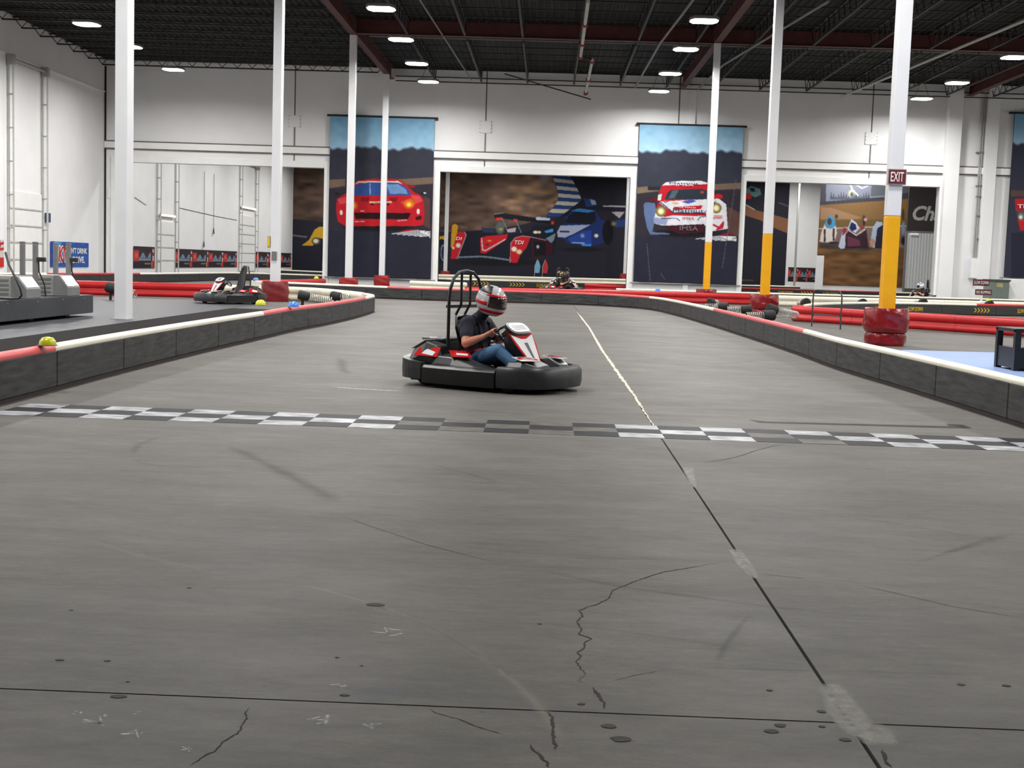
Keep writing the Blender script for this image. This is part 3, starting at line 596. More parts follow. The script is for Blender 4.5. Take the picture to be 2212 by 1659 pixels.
column(XROW_L, 69.0, 'white column close against the red sports car banner', wd=.30, dp=.30)
column(6.96, 26.7, 'white column with a yellow foot and the exit sign', True, .28, .28)
column(6.97, 41.66, 'yellow-footed column between the exit column and the banner', True, .28, .28)
column(6.97, 56.9, 'yellow-footed column in front of the red and white car banner', True, .28, .28)
for X, lab in ((-9.35, 'slim white column at the brown hillside end of the racing mural'), (7.15, 'slim white column at the dark end of the racing mural')): column(X, 119.5, lab, wd=.34, dp=.34)
def pad(X, Y, R, Ht, label, sq=.0, tiers=1, m=None):
    prof = []; hs = [0, Ht] if tiers == 1 else [0, Ht * .36, Ht]
    for a, b, q in zip(hs, hs[1:], (.90, 1.0) if tiers == 2 else (1.0,)):
        for t in np.linspace(0, 1, 9): prof.append((R * q * (1 - .07 * abs(2 * t - 1) ** 4) , a + (b - a) * t))
    mb = MB().lathe([(r_, z) for r_, z in prof], 40, (0, 0, 0), sq)
    mb.v = [(x * (1 + .03 * math.sin(5 * z / Ht * 3 + 4 * math.atan2(y, x)) + .025 * math.sin(17 * z + 2.3 * math.atan2(y, x) * 3)), y * (1 + .03 * math.sin(7 * z / Ht * 2 + 3 * math.atan2(y, x))), z) for x, y, z in mb.v]
    # the pad is a collar: leave the column its hole
    inner = .235
    nb = MB(); nb.add(mb.v, [f for f in mb.f if len(f) == 4]); k = len(nb.v); n = 40; top = k - n
    nb.add([(inner * math.cos(2 * math.pi * q / n) / max(abs(math.cos(2 * math.pi * q / n)), abs(math.sin(2 * math.pi * q / n))), inner * math.sin(2 * math.pi * q / n) / max(abs(math.cos(2 * math.pi * q / n)), abs(math.sin(2 * math.pi * q / n))), z) for z in (0, Ht - .03) for q in range(n)], [(q, (q + 1) % n, n + (q + 1) % n, n + q) for q in range(n)])
    nb.f += [(top + q, top + (q + 1) % n, k + n + (q + 1) % n, k + n + q) for q in range(n)] + [(q, (q + 1) % n, k + (q + 1) % n, k + q) for q in range(n)]
    o = nb.build('column_pad', m or M_PAD, None, smooth=True); o.location = (X, Y, 0); return tag(o, label, 'crash pad')
M_PAD2 = mat('red_foam_block', (150, 26, 30), .4, var=.15, scale=8, bump=.3)
pad(6.96, 26.7, .45, .76, 'shiny dark red wrapped crash pad round the exit column foot', .12, 2)
pad(6.97, 41.66, .45, .70, 'wrinkled dark red crash pad round the middle yellow-footed column', .1, 2)
pad(6.97, 56.9, .45, .60, 'lumpy dark red crash pad round the column by the red and white car banner', .05, 1)
pad(-8.50, 40.55, .42, .63, 'boxy matt dark red crash pad round the column with the junction box', .22, 1, mat('matt_dark_red_vinyl', (118, 22, 28), .45, var=.2, scale=7, bump=.5))
pad(XROW_L, 57.4, .42, .58, 'square red crash pad round the column left of the sports car windscreen', .25, 1, M_PAD2)
pad(XROW_L, 69.0, .42, .60, 'square red crash pad round the column against the sports car banner', .25, 1, M_PAD2)
pad(-9.35, 119.5, .45, .6, 'small red crash pad below the brown hillside end of the mural', .25, 1, M_PAD2); pad(7.15, 119.5, .5, .9, 'red crash pad below the dark end of the racing mural', .25, 1, M_PAD2)
# exit sign
ex = thing('exit_sign', 'dark red exit sign with white letters on the column', 'sign', (6.96, 26.53, 3.24))
MB().bb(6.96 - .19, 6.96 + .19, 26.50, 26.558, 3.24, 3.56).build('sign_case', M_GREY, ex, bevel=.01); MB().bb(6.96 - .17, 6.96 + .17, 26.493, 26.50, 3.26, 3.54).build('sign_face', M_SIGNR, ex)
lettering('lettering', 'EXIT', M_WHITE, ex, .26, .19, face_y((6.96, 26.488, 3.40)), bold=.01)
# junction box and beacon on the column behind the kart lot
jb = thing('junction_box', 'small grey junction box on the white column', 'electrical box', (-8.5, 40.34, 1.3)); MB().bb(-8.58, -8.42, 40.30, 40.352, 1.3, 1.56).build('case', M_GREY2, jb, bevel=.01)
yb = thing('warning_beacon', 'narrow yellow beacon box fixed to the side of the white column', 'beacon', (-8.7, 40.4, 1.5)); MB().bb(-8.73, -8.638, 40.35, 40.5, 1.68, 2.02).build('case', M_GREY2, yb, bevel=.01); MB().bb(-8.72, -8.65, 40.335, 40.35, 1.70, 2.0).build('yellow_lens', M_YTXT, yb)

# ================================================================== LOT: chargers, kerb lights, spring braces, stands
pl = thing('charger_platform', 'long black platform box carrying the kart chargers', 'platform', (-9.9, 24, 0))
MB().bb(-12.6, -9.72, 17.5, 27.65, .075, .46).build('deck_box', mat('matt_black_panel', (50, 53, 58), .5, var=.15), pl, bevel=.012)
for Y in (18.5, 22, 25, 26.9): MB().bb(-12.3, -10.0, Y - .12, Y + .12, .008, .075).build('foot_rail', M_BLK, pl)
for Y in (19.4, 21.2, 23.2, 24.6, 25.9, 27.1): MB().tube([(-9.719, Y, .40), (-9.712, Y, .40)], .018, 8).build('bolt', M_STEEL, pl)
def charger(Y, label):
    r = thing('battery_charger', label, 'charger', (-10.2, Y, .46))
    MB().bb(-10.62, -10.04, Y - .25, Y + .40, .462, .88).build('cabinet', M_GREY, r, bevel=.012)
    for k in range(4): MB().bb(-10.55, -10.10, Y - .262, Y - .251, .52 + k * .085, .56 + k * .085).build('louvre', M_GREY2, r)
    c = MB(); c.prism([(-10.03, Y - .30, .462), (-9.735, Y - .30, .462), (-9.735, Y - .30, .64), (-9.92, Y - .30, .88), (-10.03, Y - .30, .88)], (0, .7, 0)); c.build('console', M_GREY2, r, bevel=.01)
    n = Vector((.24, 0, .185)).normalized(); a = Vector((-9.735, 0, .64)); b = Vector((-9.92, 0, .88)); p = []
    for q, yy in ((.1, Y - .25), (.1, Y + .35), (.9, Y + .35), (.9, Y - .25)): v = a.lerp(b, q); p.append((v.x + n.x * .002, yy, v.z + n.z * .002))
    MB().prism(p, n * .008).build('control_panel', mat('pale_control_panel', (196, 204, 214), .12, var=.1, coat=.5), r); return r
charger(24.4, 'grey louvred battery charger beside the looping black cable'); charger(26.5, 'grey louvred battery charger at the end of the black platform'); charger(22.4, 'grey louvred battery charger in the middle of the platform')
for i, (x, y) in enumerate(((-10.48, 25.75), (-10.14, 25.55), (-10.42, 27.35), (-10.12, 27.28))):
    p = thing('charging_post', 'grey charging post with a black plug holder among the chargers' if i % 2 else 'plain grey charging post among the chargers', 'post', (x, y, .46), group='charging posts with plug holders' if i % 2 else 'plain charging posts')
    MB().bb(x - .042, x + .042, y - .05, y + .05, .462, 1.50).build('post_tube', M_STEEL, p, bevel=.01); MB().bb(x - .046, x + .046, y - .055, y + .055, 1.50, 1.54).build('post_cap', M_GREY2, p, bevel=.015)
    if i % 2: MB().bb(x + .044, x + .20, y - .06, y + .05, 1.15, 1.24).build('plug_holder', M_BLK2, p, bevel=.015); MB().tube([(x + .08, y - .04, 1.15), (x + .09, y - .05, .95), (x + .20, y - .05, .7), (x + .22, y - .04, .47)], .016, 6).build('charging_cable', M_BLK, p, smooth=True)
single(MB().tube([(-9.9, 23.55, 1.32), (-9.82, 23.5, 1.10), (-9.66, 23.42, .86), (-9.56, 23.4, .66), (-9.54, 23.4, .55), (-9.60, 23.42, .49), (-9.75, 23.45, .482), (-10.3, 23.5, .482)], .02, 8), 'charging_cable', M_BLK, (-9.7, 23.5, .46), 'thick black cable looping down over the platform edge', 'cable', smooth=True)
M_CFRAME = mat('dark_frame_steel', (70, 72, 76), .4, metal=.4)
# dome lamps on the cap tubes
def dome(X, Y, z, rgb, lab, R=.085):
    r = thing('marker_dome', lab, 'marker light', (X, Y, z)); MB().lathe([(R, 0), (R, .012), (R * .9, R * .55), (R * .6, R * .9), (R * .1, R * 1.02)], 16, (X, Y, z)).build('dome', mat('dome_%d_%d' % (rgb[0], rgb[2]), rgb, .25, var=.05, coat=.4), r, smooth=True)
    MB().lathe([(R * 1.12, -.004), (R * 1.12, .004)], 16, (X, Y, z)).build('base_ring', M_GREY2, r); return r
YG, BL = (204, 206, 40), (60, 130, 230)
for x, y, c, lab in ((103, 748, YG, 'yellow-green dome on the pink part of the left barrier cap'), (563, 660, YG, 'yellow-green dome on the left barrier beside the parked kart'), (634, 664, BL, 'blue dome on the left barrier before the spring braces')):
    p = fl(x, y, .462); dome(p[0], p[1], .473, c, lab, .082 if x < 200 else .10)
for (X, Y), c, lab in (((T(1421, 630)), BL, 'blue dome on the red rail behind the right bend'), ((19.6, 58.1), YG, 'yellow-green dome on the cream rail below the slow down sign'), ((-10.4, 58.5), YG, 'yellow dome on the red rail near the far columns'), ((-11.15, 49.6), BL, 'blue dome on the cream nose behind the red pad')): dome(X, Y, .468, c, lab, .11)
# spring braces
def spring_brace(head, tail, lab, post=M_RUB, R=.13):
    h, t = Vector(head), Vector(tail); r = thing('spring_brace', lab, 'spring brace', (h.x, h.y, 0)); d = (t - h).normalized(); L = (t - h).length; hl = .26
    mb = MB(); mb.tube([h - d * .02, h + d * .03, h + d * hl, h + d * (hl + .03)], [R * .85, R, R * .92, R * .6], 20); mb.build('rubber_sleeve', M_RUB, r, smooth=True)
    MB().tube([h - d * .021, h - d * .026], R * .5, 16).build('sleeve_mouth', M_DARKSLOT, r)
    u = d.orthogonal().normalized(); q = d.cross(u); n = int((L - hl) / .055); pts = []
    for k in range(n * 10): a = 2 * math.pi * k / 10; pts.append(h + d * (hl + .03 + (L - hl - .03) * k / (n * 10)) + (u * math.cos(a) + q * math.sin(a)) * R * .68)
    MB().tube(pts, .012, 5).build('coil_spring', M_SPRING, r, smooth=True)
    MB().tube([(h.x + d.x * .1, h.y + d.y * .1, .010 if h.x < -8 else 0), (h.x + d.x * .1, h.y + d.y * .1, h.z - R * .6)], .04, 10).build('post', post, r, smooth=True); return r
spring_brace((-6.65, 34.8, .40), (-5.75, 34.9, .26), 'spring brace with a round rubber sleeve behind the pink barrier cap'); spring_brace((-6.05, 36.6, .36), (-5.5, 36.4, .30), 'spring brace half hidden inside the pit barrier nose')
spring_brace((-12.6, 37.0, .38), (-11.75, 36.9, .20), 'spring brace before the red rail beside the chargers', R=.16)
for i, (x, y, dx, dy) in enumerate(((1635, 629, .5, .6), (1533, 652, .35, .6), (1572, 662, -.7, .2), (1622, 668, -.7, .1), (1672, 681, -.75, -.1))):
    p = fl(x, y, .30) if i else py(1635, 632, 52.6)
    spring_brace((p[0], p[1], .30 if i else .34), (p[0] + dx, p[1] + dy, .26), ['spring brace against the red rail by the lumpy pad', 'spring brace at the white cap of the right bend', 'spring brace behind the start of the pink cap', 'spring brace at the foot of the middle padded column', 'spring brace just above the pink cap of the right barrier'][i], R=.14)
spring_brace((6.25, 36.6, .40), (7.15, 37.1, .22), 'spring brace with a yellow post beside the red island nose', M_YEL, .15)
for x, y, X_Y in ((1742, 655, None), (1865, 655, None), (1996, 655, None), (2140, 655, None)):
    p = py(x, y, 53.6 if x > 1900 else (48 if x > 1800 else 45.5)); q = (p[0] - .05, p[1] + .9)
    spring_brace((p[0], p[1], .40), (q[0], q[1], .35), 'rubber brace head peeking over the slow down barrier', R=.17)['group'] = 'brace heads behind the slow down barrier'
# hoop stand, black frame
hs = thing('hoop_stand', 'thin grey steel hoop stand before the red island', 'stand', (7.4, 34.4, 0)); a, b = Vector((7.15, 35.0, 0)), Vector((7.6, 33.6, 0))
def arch(a, b, z, r=.18):
    d = (b - a).normalized(); up = Vector((0, 0, 1)); out = [a]; 
    for t in np.linspace(0, math.pi / 2, 6): out.append(a + up * (z - r) + d * (r - r * math.cos(t)) + up * (r * math.sin(t)))
    for t in np.linspace(0, math.pi / 2, 6): out.append(b + up * (z - r) - d * (r - r * math.sin(t)) + up * (r * math.cos(t)))
    return out + [b]
MB().tube(arch(a, b, .98), .02, 8).build('outer_hoop', M_CFRAME, hs, smooth=True); MB().tube([p for p in arch(a + Vector((0, 0, .0)), b, .34, .12)][1:-1], .017, 8).build('inner_hoop', M_CFRAME, hs, smooth=True)
bfz = thing('black_frame', 'open black steel frame standing on the blue painted floor', 'frame', (7.35, 20.3, 0))
for x, y in ((7.33, 20.3), (8.4, 20.3), (7.33, 21.1), (8.4, 21.1)): MB().bb(x - .045, x + .045, y - .045, y + .045, .004, .64).build('leg', M_BLK, bfz)
MB().bb(7.285, 8.445, 20.255, 21.145, .60, .66).build('top_frame', M_BLK, bfz, bevel=.01); MB().bb(7.3, 8.43, 20.27, 21.13, .04, .36).build('lower_shelf', M_BLK, bfz)

# ================================================================== WALL FITTINGS
M_TRACK = mat('galvanised_track', (196, 196, 192), .45, var=.08)
def dock_door(Y0, Y1, zp, zt, label, lit=False):
    X = XWL; r = thing('dock_door', label, 'loading door', (X, (Y0 + Y1) / 2, 0))
    n = max(3, int(zp / .75))
    for k in range(n): MB().bb(X + .01, X + .06, Y0 + .12, Y1 - .12, .15 + (zp - .15) * k / n + .008, .15 + (zp - .15) * (k + 1) / n - .008).build('door_panel', M_TRIM, r, bevel=.006, bseg=1)
    for k in range(1, n): MB().bb(X + .06, X + .085, Y0 + .16, Y1 - .16, .15 + (zp - .15) * k / n - .05, .15 + (zp - .15) * k / n - .02).build('stiffener', M_GREY, r)
    for y in (Y0, Y1):
        for dx in (.04, .26): MB().bb(X + dx, X + dx + .05, y - .05, y + .05, .1, zt).build('track', M_TRACK, r)
        for k in range(7): z = .8 + (zt - 1.0) * k / 6; MB().bb(X + .02, X + .30, y - .06, y + .06, z, z + .06).build('track_bracket', M_GREY, r)
    MB().tube([(X + .22, Y0, zt - .1), (X + .22, Y1, zt - .1)], .07, 10).build('spring_shaft', M_GREY, r, smooth=True)
    for y in (Y0, Y1): MB().bb(X + .02, X + .36, y - .13, y + .13, zt - .35, zt + .1).build('drum_box', M_GREY, r, bevel=.02)
    return r
s_ = YW / 68.0
D1 = (float(pxx(16, 400, XWL)[1]), float(pxx(90, 400, XWL)[1])); D2 = (float(pxx(338, 450, XWL)[1]), float(pxx(377, 450, XWL)[1])); D3 = (float(pxx(516, 450, XWL)[1]), float(pxx(551, 450, XWL)[1]))
dock_door(*D1, 4.0, 9.9, 'white loading door with tall tracks on the left wall before the partition'); dock_door(*D2, 3.4, 8.8, 'white loading door nearer to the partition in the second hall'); dock_door(*D3, 4.6, 8.8, 'white loading door farther along the wall in the second hall')
for Dd, zl, lab in ((D2, 3.7, 'short glowing strip lamp over the nearer loading door of the second hall'), (D3, 5.15, 'slanted glowing strip lamp over the farther loading door of the second hall')):
    sl = thing('strip_lamp', lab, 'lamp', (XWL, (Dd[0] + Dd[1]) / 2, zl)); MB().bb(XWL + .09, XWL + .15, Dd[0] + .3, Dd[1] - .3, zl, zl + .14).build('case', M_GREY, sl); MB().bb(XWL + .152, XWL + .17, Dd[0] + .35, Dd[1] - .35, zl + .01, zl + .13).build('tube_light', mat('warm_strip_light', (255, 236, 210), .3, var=0, emit=3.0), sl)
cy = [float(pxx(q, 480, XWL)[1]) for q in (290, 315, 337, 380, 430, 470, 515)]
for ks, lab in (((0, 1), 'short grey cable sagging beside the nearer loading door'), ((3, 4, 5, 6), 'grey cable sagging along the wall between the loading doors')):
    zz = (4.6, 4.25, 4.5, 4.4, 4.3, 4.2, 4.15); pts = [(XWL + .03, cy[k] + (.5 if k == 3 else (-.6 if k == 6 else 0)), zz[k]) for k in ks]; single(MB().tube(pts, .016, 6), 'hanging_cable', M_GREY2, pts[0], lab, 'cable')
for q, z0_, z1_, lab in ((438, 1.9, 7.2, 'pull chain with a hook hanging between the loading doors'), (459, 2.9, 7.2, 'pull chain with a small handle hanging beside the hook chain')):
    yy = float(pxx(q, 450, XWL)[1]); c = thing('pull_chain', lab, 'chain', (XWL + .1, yy, z0_)); MB().tube([(XWL + .1, yy, z0_ + .4), (XWL + .1, yy, z1_)], .02, 5).build('chain', M_GREY2, c); MB().tube([(XWL + .1, yy - .15, z0_), (XWL + .1, yy, z0_ + .42), (XWL + .1, yy + .18, z0_ + .02), (XWL + .1, yy - .15, z0_)], .03, 6).build('hook', M_CFRAME, c)
single(MB().bb(XWL + .005, XWL + .16, D1[1] + .35, D1[1] + .75, 2.7, 3.15), 'door_switch', mat('blue_grey_switch', (66, 76, 110), .5), (XWL + .08, D1[1] + .5, 2.7), 'small blue-grey switch box beside the left wall loading door', 'switch', bevel=.02)
# right side of the partition
def onw(x, y, d=0.0): return py(x, y, YW - d)
a = onw(2096, 557, .2); b = onw(2118, 602, .2); eb = thing('electrical_panel', 'white electrical panel on the partition wall with conduits above', 'electrical box', ((a[0] + b[0]) / 2, YW - .1, b[2]))
MB().bb(a[0], b[0], YW - .22, YW - .001, b[2], a[2]).build('cabinet', mat('bluish_white_enamel', (222, 228, 236), .35), eb, bevel=.015); MB().bb(a[0] + .06, b[0] - .05, YW - .228, YW - .221, b[2] + .06, a[2] - .06).build('door', M_TRIM, eb)
for q in (2117, 2121, 2131): p = onw(q - 6, 400); MB().tube([(p[0], YW - .10, a[2] - .01 if q < 2120 else 2.2), (p[0], YW - .10, 11.0)], .05, 8).build('conduit', M_GREY, eb, smooth=True)
for yy in (402, 425, 517, 467, 330): p = onw(2116, yy); MB().bb(p[0] - .22, p[0] + .32, YW - .17, YW - .01, p[2] - .03, p[2] + .03).build('clamp', M_GREY2, eb)
p = py(2121, 620, 62.0); sg = thing('sign_stand', 'white stand with dark red slow down and no bumping plates', 'sign', (p[0], 62.0, 0)); MB().bb(p[0] - .04, p[0] + .04, 61.96, 62.04, 0, 1.32).build('upright', M_TRIM, sg); MB().bb(p[0] - .25, p[0] + .25, 61.8, 62.2, 0, .03).build('foot', M_GREY2, sg)
for txt, (xa, xb, ya, yb_) in (('SLOW DOWN', (2102, 2137, 603, 618)), ('NO BUMPING', (2107, 2142, 624.5, 638))):
    Yd = 61.948; a, b = py(xa, ya, Yd), py(xb, yb_, Yd); pt = MB().bb(a[0], b[0], Yd - .012, Yd + .012, b[2], a[2]).build('sign_plate', mat('maroon_sign', (88, 34, 42), .5), sg); pt['label'] = 'dark red plate reading ' + txt.lower()
    lettering('lettering', txt, M_WHITE, sg, (b[0] - a[0]) * .86, (a[2] - b[2]) * .5, face_y(((a[0] + b[0]) / 2, Yd - .018, (a[2] + b[2]) / 2)), bold=.0)
a, b = py(2139, 603, 68), py(2179, 640, 68); tf = thing('transformer_cabinet', 'green-grey transformer cabinet standing by the partition wall', 'cabinet', ((a[0] + b[0]) / 2, 68.4, 0)); MB().bb(a[0], b[0], 68, 69.0, .12, a[2]).build('body', M_GREEN, tf, bevel=.03); MB().bb(a[0] - .05, b[0] + .05, 67.95, 69.05, a[2] - .1, a[2] + .0).build('lid', mat('dark_green_enamel', (70, 80, 74), .5), tf, bevel=.02); MB().bb(a[0] + .1, b[0] - .1, 68.05, 68.95, 0, .12).build('plinth', M_GREY2, tf)
p = py(2160, 616, 67.98); MB().bb(p[0] - .16, p[0] + .16, 67.985, 67.998, p[2] - .12, p[2] + .1).build('label_plate', mat('tan_label', (170, 160, 120), .5), tf)
a, b = py(2181, 602, 68.5), py(2240, 640, 68.5); single(MB().bb(a[0], b[0], 68.5, 69.5, 0, a[2]), 'white_cabinet', M_TRIM, ((a[0] + b[0]) / 2, 69, 0), 'white utility cabinet beside the green transformer cabinet', 'cabinet', bevel=.03)
# banner on far-left wall edge and lamps etc. follow with the prints

# ================================================================== PRINTS (murals, banners): colours printed on fine cloth or vinyl grids
class Print:
    """a rectangle hung plumb on a wall plane (axis 1: plane Y = val, axis 0: plane X = val); the picture is painted in photograph coordinates"""
    def __init__(s, tl, br, plane, res=1.0, base=(50, 50, 60)):
        s.ax, s.val = plane; pt = (lambda p: py(p[0], p[1], s.val)) if s.ax == 1 else (lambda p: pxx(p[0], p[1], s.val)); a, b = pt(tl), pt(br); h = 1 - s.ax
        s.nx = int(abs(br[0] - tl[0]) * res) + 2; s.ny = int(abs(br[1] - tl[1]) * res) + 2; U, Z = np.meshgrid(np.linspace(a[h], b[h], s.nx), np.linspace(a[2], b[2], s.ny))
        s.V = np.empty((s.ny, s.nx, 3)); s.V[..., h] = U; s.V[..., s.ax] = s.val; s.V[..., 2] = Z; v = np.einsum('ij,yxi->yxj', CAMR, s.V - CAMP)
        s.X = CX + F * v[..., 0] / v[..., 2]; s.Y = CY + F * v[..., 1] / v[..., 2]; s.U, s.Vv = np.meshgrid(np.linspace(0, 1, s.nx), np.linspace(0, 1, s.ny))
        s.x0, s.y0 = tl; s.C = np.zeros((s.ny, s.nx, 3)) + np.array(base, float); s.map = lambda x, y: (x, y); s.a, s.b = a, b
    def crop(s, ox, oy, k): s.map = lambda x, y: (ox + x / k, oy + y / k); return s
    def _m(s, pts): return np.array([s.map(*p) for p in pts], float)
    def poly(s, pts, col, a=1.0):
        P = s._m(pts); m = inside(P, s.X, s.Y); s.C[m] = s.C[m] * (1 - a) + np.array(col, float) * a; return s
    def ell(s, cx, cy, rx, ry, col, soft=0.0):
        c = s._m([(cx, cy), (cx + rx, cy + ry)]); r = np.abs(c[1] - c[0]); d = np.sqrt(((s.X - c[0, 0]) / r[0]) ** 2 + ((s.Y - c[0, 1]) / r[1]) ** 2)
        a = np.clip((1 - d) / soft, 0, 1) if soft else (d < 1).astype(float); s.C = s.C * (1 - a[..., None]) + np.array(col, float) * a[..., None]; return s
    def line(s, pts, w, col):
        P = s._m(pts); k = s._m([(0, 0), (w, 0)]); ww = abs(k[1, 0] - k[0, 0]) / 2
        for a, b in zip(P, P[1:]):
            ab = b - a; L2 = max(ab @ ab, 1e-9); t = np.clip(((s.X - a[0]) * ab[0] + (s.Y - a[1]) * ab[1]) / L2, 0, 1)
            d = np.hypot(s.X - a[0] - t * ab[0], s.Y - a[1] - t * ab[1]); s.C[d < ww] = col
        return s
    def vgrad(s, y0, y1, c0, c1):
        t = np.clip((s.Y - y0) / (y1 - y0), 0, 1)[..., None]; m = (s.Y >= y0) & (s.Y < y1); s.C[m] = (np.array(c0) * (1 - t) + np.array(c1) * t)[m]; return s
    def mottle(s, amp, size, mask=None, stretch=1.0):
        g = RNG.normal(size=(int(s.ny / size) + 3, int(s.nx / size / stretch) + 3)); yi = np.linspace(0, g.shape[0] - 1.01, s.ny); xi = np.linspace(0, g.shape[1] - 1.01, s.nx)
        y0, x0 = yi.astype(int), xi.astype(int); fy, fx = (yi - y0)[:, None], (xi - x0)[None]; v = g[y0][:, x0] * (1 - fy) * (1 - fx) + g[y0 + 1][:, x0] * fy * (1 - fx) + g[y0][:, x0 + 1] * (1 - fy) * fx + g[y0 + 1][:, x0 + 1] * fy * fx
        f = 1 + amp * v
        if mask is not None: f = np.where(mask, f, 1)
        s.C = s.C * f[..., None]; return s
    def blur(s, n=1):
        for _ in range(n):
            q = np.pad(s.C, ((1, 1), (1, 1), (0, 0)), mode='edge'); s.C = (q[:-2, 1:-1] + q[2:, 1:-1] + q[1:-1, :-2] + q[1:-1, 2:] + 4 * q[1:-1, 1:-1]) / 8
        return s
    def build(s, name, parent, gain=1.0, wrinkle=0.0):
        V = s.V.copy()
        if wrinkle:
            u, v = s.U, s.Vv
            V[..., s.ax] -= wrinkle * (np.sin(9 * u + 5 * v + 2) * (1 - .6 * v) + .6 * np.sin(23 * u - 7 * v) * v + .5 * np.sin(14 * (u - v * .5)) + 1.2)
        co = V.reshape(-1, 3); off = np.array([0, 0, 0.0]); p = parent
        while p is not None: off += np.array(p.location); p = p.parent
        idx = np.arange(s.ny * s.nx).reshape(s.ny, s.nx); q = np.stack([idx[:-1, :-1], idx[1:, :-1], idx[1:, 1:], idx[:-1, 1:]], -1).reshape(-1, 4)
        me = bpy.data.meshes.new(name); me.vertices.add(len(co)); me.vertices.foreach_set('co', (co - off).ravel()); me.loops.add(q.size); me.loops.foreach_set('vertex_index', q.ravel().astype(np.int32))
        me.polygons.add(len(q)); me.polygons.foreach_set('loop_start', (np.arange(len(q)) * 4).astype(np.int32)); me.update(calc_edges=True); me.polygons.foreach_set('use_smooth', np.ones(len(q), bool))
        at = me.color_attributes.new('print', 'FLOAT_COLOR', 'POINT'); c = np.clip(lin(np.clip(s.C, 0, 255)) * gain, 0, .9).reshape(-1, 3); at.data.foreach_set('color', np.concatenate([c, np.ones((len(c), 1))], 1).astype(np.float32).ravel())
        me.materials.append(print_mat()); o = bpy.data.objects.new(name, me); COL.objects.link(o); o.parent = parent; return o
GAIN = .92
def sky_banner(P, ysky, wob, sky0, sky1, dark):
    P.vgrad(P.y0 - 30, ysky + 20, sky0, sky1); t = ysky + ROLL * .5 * (P.X - P.x0) + wob * (np.sin((P.X - P.x0) * .06) + .6 * np.sin((P.X - P.x0) * .17 + 1) + .4 * np.sin((P.X - P.x0) * .31))
    a = np.clip((P.Y - t) / 6, 0, 1)[..., None]; P.C = P.C * (1 - a) + np.array(dark, float) * a
# --- banner with the red sports car
BY = YW - .22
def banner(tl, br, label, rod=.18):
    P = Print(tl, br, (1, BY), 1.0, (47, 46, 58)); a, b = P.a, P.b; r = thing('wall_banner', label, 'banner', ((a[0] + b[0]) / 2, BY, b[2]))
    MB().tube([(a[0] - rod, BY + .02, a[2] + .05), (b[0] + rod, BY + .02, a[2] + .05)], .06, 8).build('top_rod', M_JOIST, r); MB().tube([(a[0] - .2, BY + .02, b[2] - .03), (b[0] + .25, BY + .02, b[2] - .03)], .035, 8).build('bottom_rod', M_STEEL, r)
    MB().bb(a[0], b[0], BY + .03, BY + .045, b[2] + .02, a[2]).build('backing', M_BLK2, r)
    for q in (.15, .55, .9): MB().bb(a[0] + (b[0] - a[0]) * q - .06, a[0] + (b[0] - a[0]) * q + .06, BY + .05, YW - .15 if q == .55 else YW - .002, a[2] - .05, a[2] + .12).build('bracket', M_GREY2, r)
    return P, r
P, r = banner((714, 251), (930, 604), 'tall hanging banner printed with a red sports car'); sky_banner(P, 316, 3, (104, 158, 196), (168, 208, 234), (56, 57, 70)); P.crop(700, 240, 4.366)
P.poly([(0, 650), (200, 640), (200, 705), (0, 735)], (118, 98, 84)).poly([(600, 650), (1060, 620), (1060, 680), (640, 715)], (118, 98, 84)).poly([(0, 735), (1060, 690), (1060, 1130), (0, 1130)], (50, 46, 56)).poly([(0, 1120), (1060, 1130), (1060, 1700), (0, 1700)], (42, 43, 58)).poly([(940, 800), (1000, 830), (1000, 1110), (940, 1080)], (86, 62, 62))
RD, RD2 = (196, 30, 42), (140, 20, 32)
P.ell(530, 1095, 420, 50, (24, 22, 28), .5).poly([(270, 720), (300, 662), (420, 640), (680, 640), (750, 665), (800, 720), (850, 765), (905, 790), (940, 830), (948, 1000), (935, 1075), (860, 1085), (200, 1085), (130, 1040), (113, 930), (120, 830), (180, 790), (240, 760)], RD)
P.poly([(285, 695), (325, 660), (700, 660), (745, 690), (700, 678), (330, 678)], (222, 206, 178)).poly([(268, 745), (310, 692), (420, 672), (700, 676), (780, 722), (828, 792), (268, 797)], (52, 84, 152)).poly([(590, 690), (700, 690), (770, 735), (790, 780), (620, 780)], (112, 150, 200)).poly([(430, 680), (440, 680), (440, 790), (430, 790)], (150, 170, 210))
P.poly([(345, 818), (430, 810), (420, 858), (352, 852)], RD2).poly([(612, 815), (702, 815), (682, 856), (622, 856)], RD2).poly([(425, 852), (640, 850), (640, 866), (430, 868)], (226, 190, 150)).poly([(820, 790), (900, 800), (930, 850), (850, 880)], (222, 74, 84)).poly([(130, 830), (230, 800), (240, 860), (150, 880)], (216, 70, 80))
P.poly([(720, 860), (860, 800), (850, 900), (790, 910)], (210, 80, 40)).ell(800, 880, 62, 52, (250, 150, 30), .7).ell(800, 882, 26, 24, (255, 226, 120), .6).ell(272, 890, 58, 54, (250, 150, 30), .7).ell(270, 892, 24, 24, (255, 220, 110), .6)
P.poly([(280, 958), (820, 962), (790, 1020), (300, 1016)], (38, 14, 20)).poly([(860, 1000), (920, 985), (915, 1020), (870, 1030)], (60, 14, 20)).ell(162, 957, 13, 24, (232, 226, 220)).ell(888, 947, 15, 26, (232, 226, 220)).ell(455, 880, 14, 12, (60, 20, 24)).ell(600, 880, 14, 12, (60, 20, 24))
P.line([(290, 1044), (380, 1040)], 7, (214, 190, 190)).line([(690, 1036), (785, 1026)], 7, (214, 190, 190)).line([(345, 942), (378, 942)], 9, (226, 200, 196))
P.poly([(90, 785), (120, 765), (145, 775), (140, 795)], (30, 30, 36)).poly([(900, 785), (930, 760), (968, 762), (960, 788)], (30, 30, 36)).ell(950, 772, 14, 9, (200, 200, 204)).poly([(780, 690), (860, 705), (855, 720), (800, 725)], (150, 30, 40))
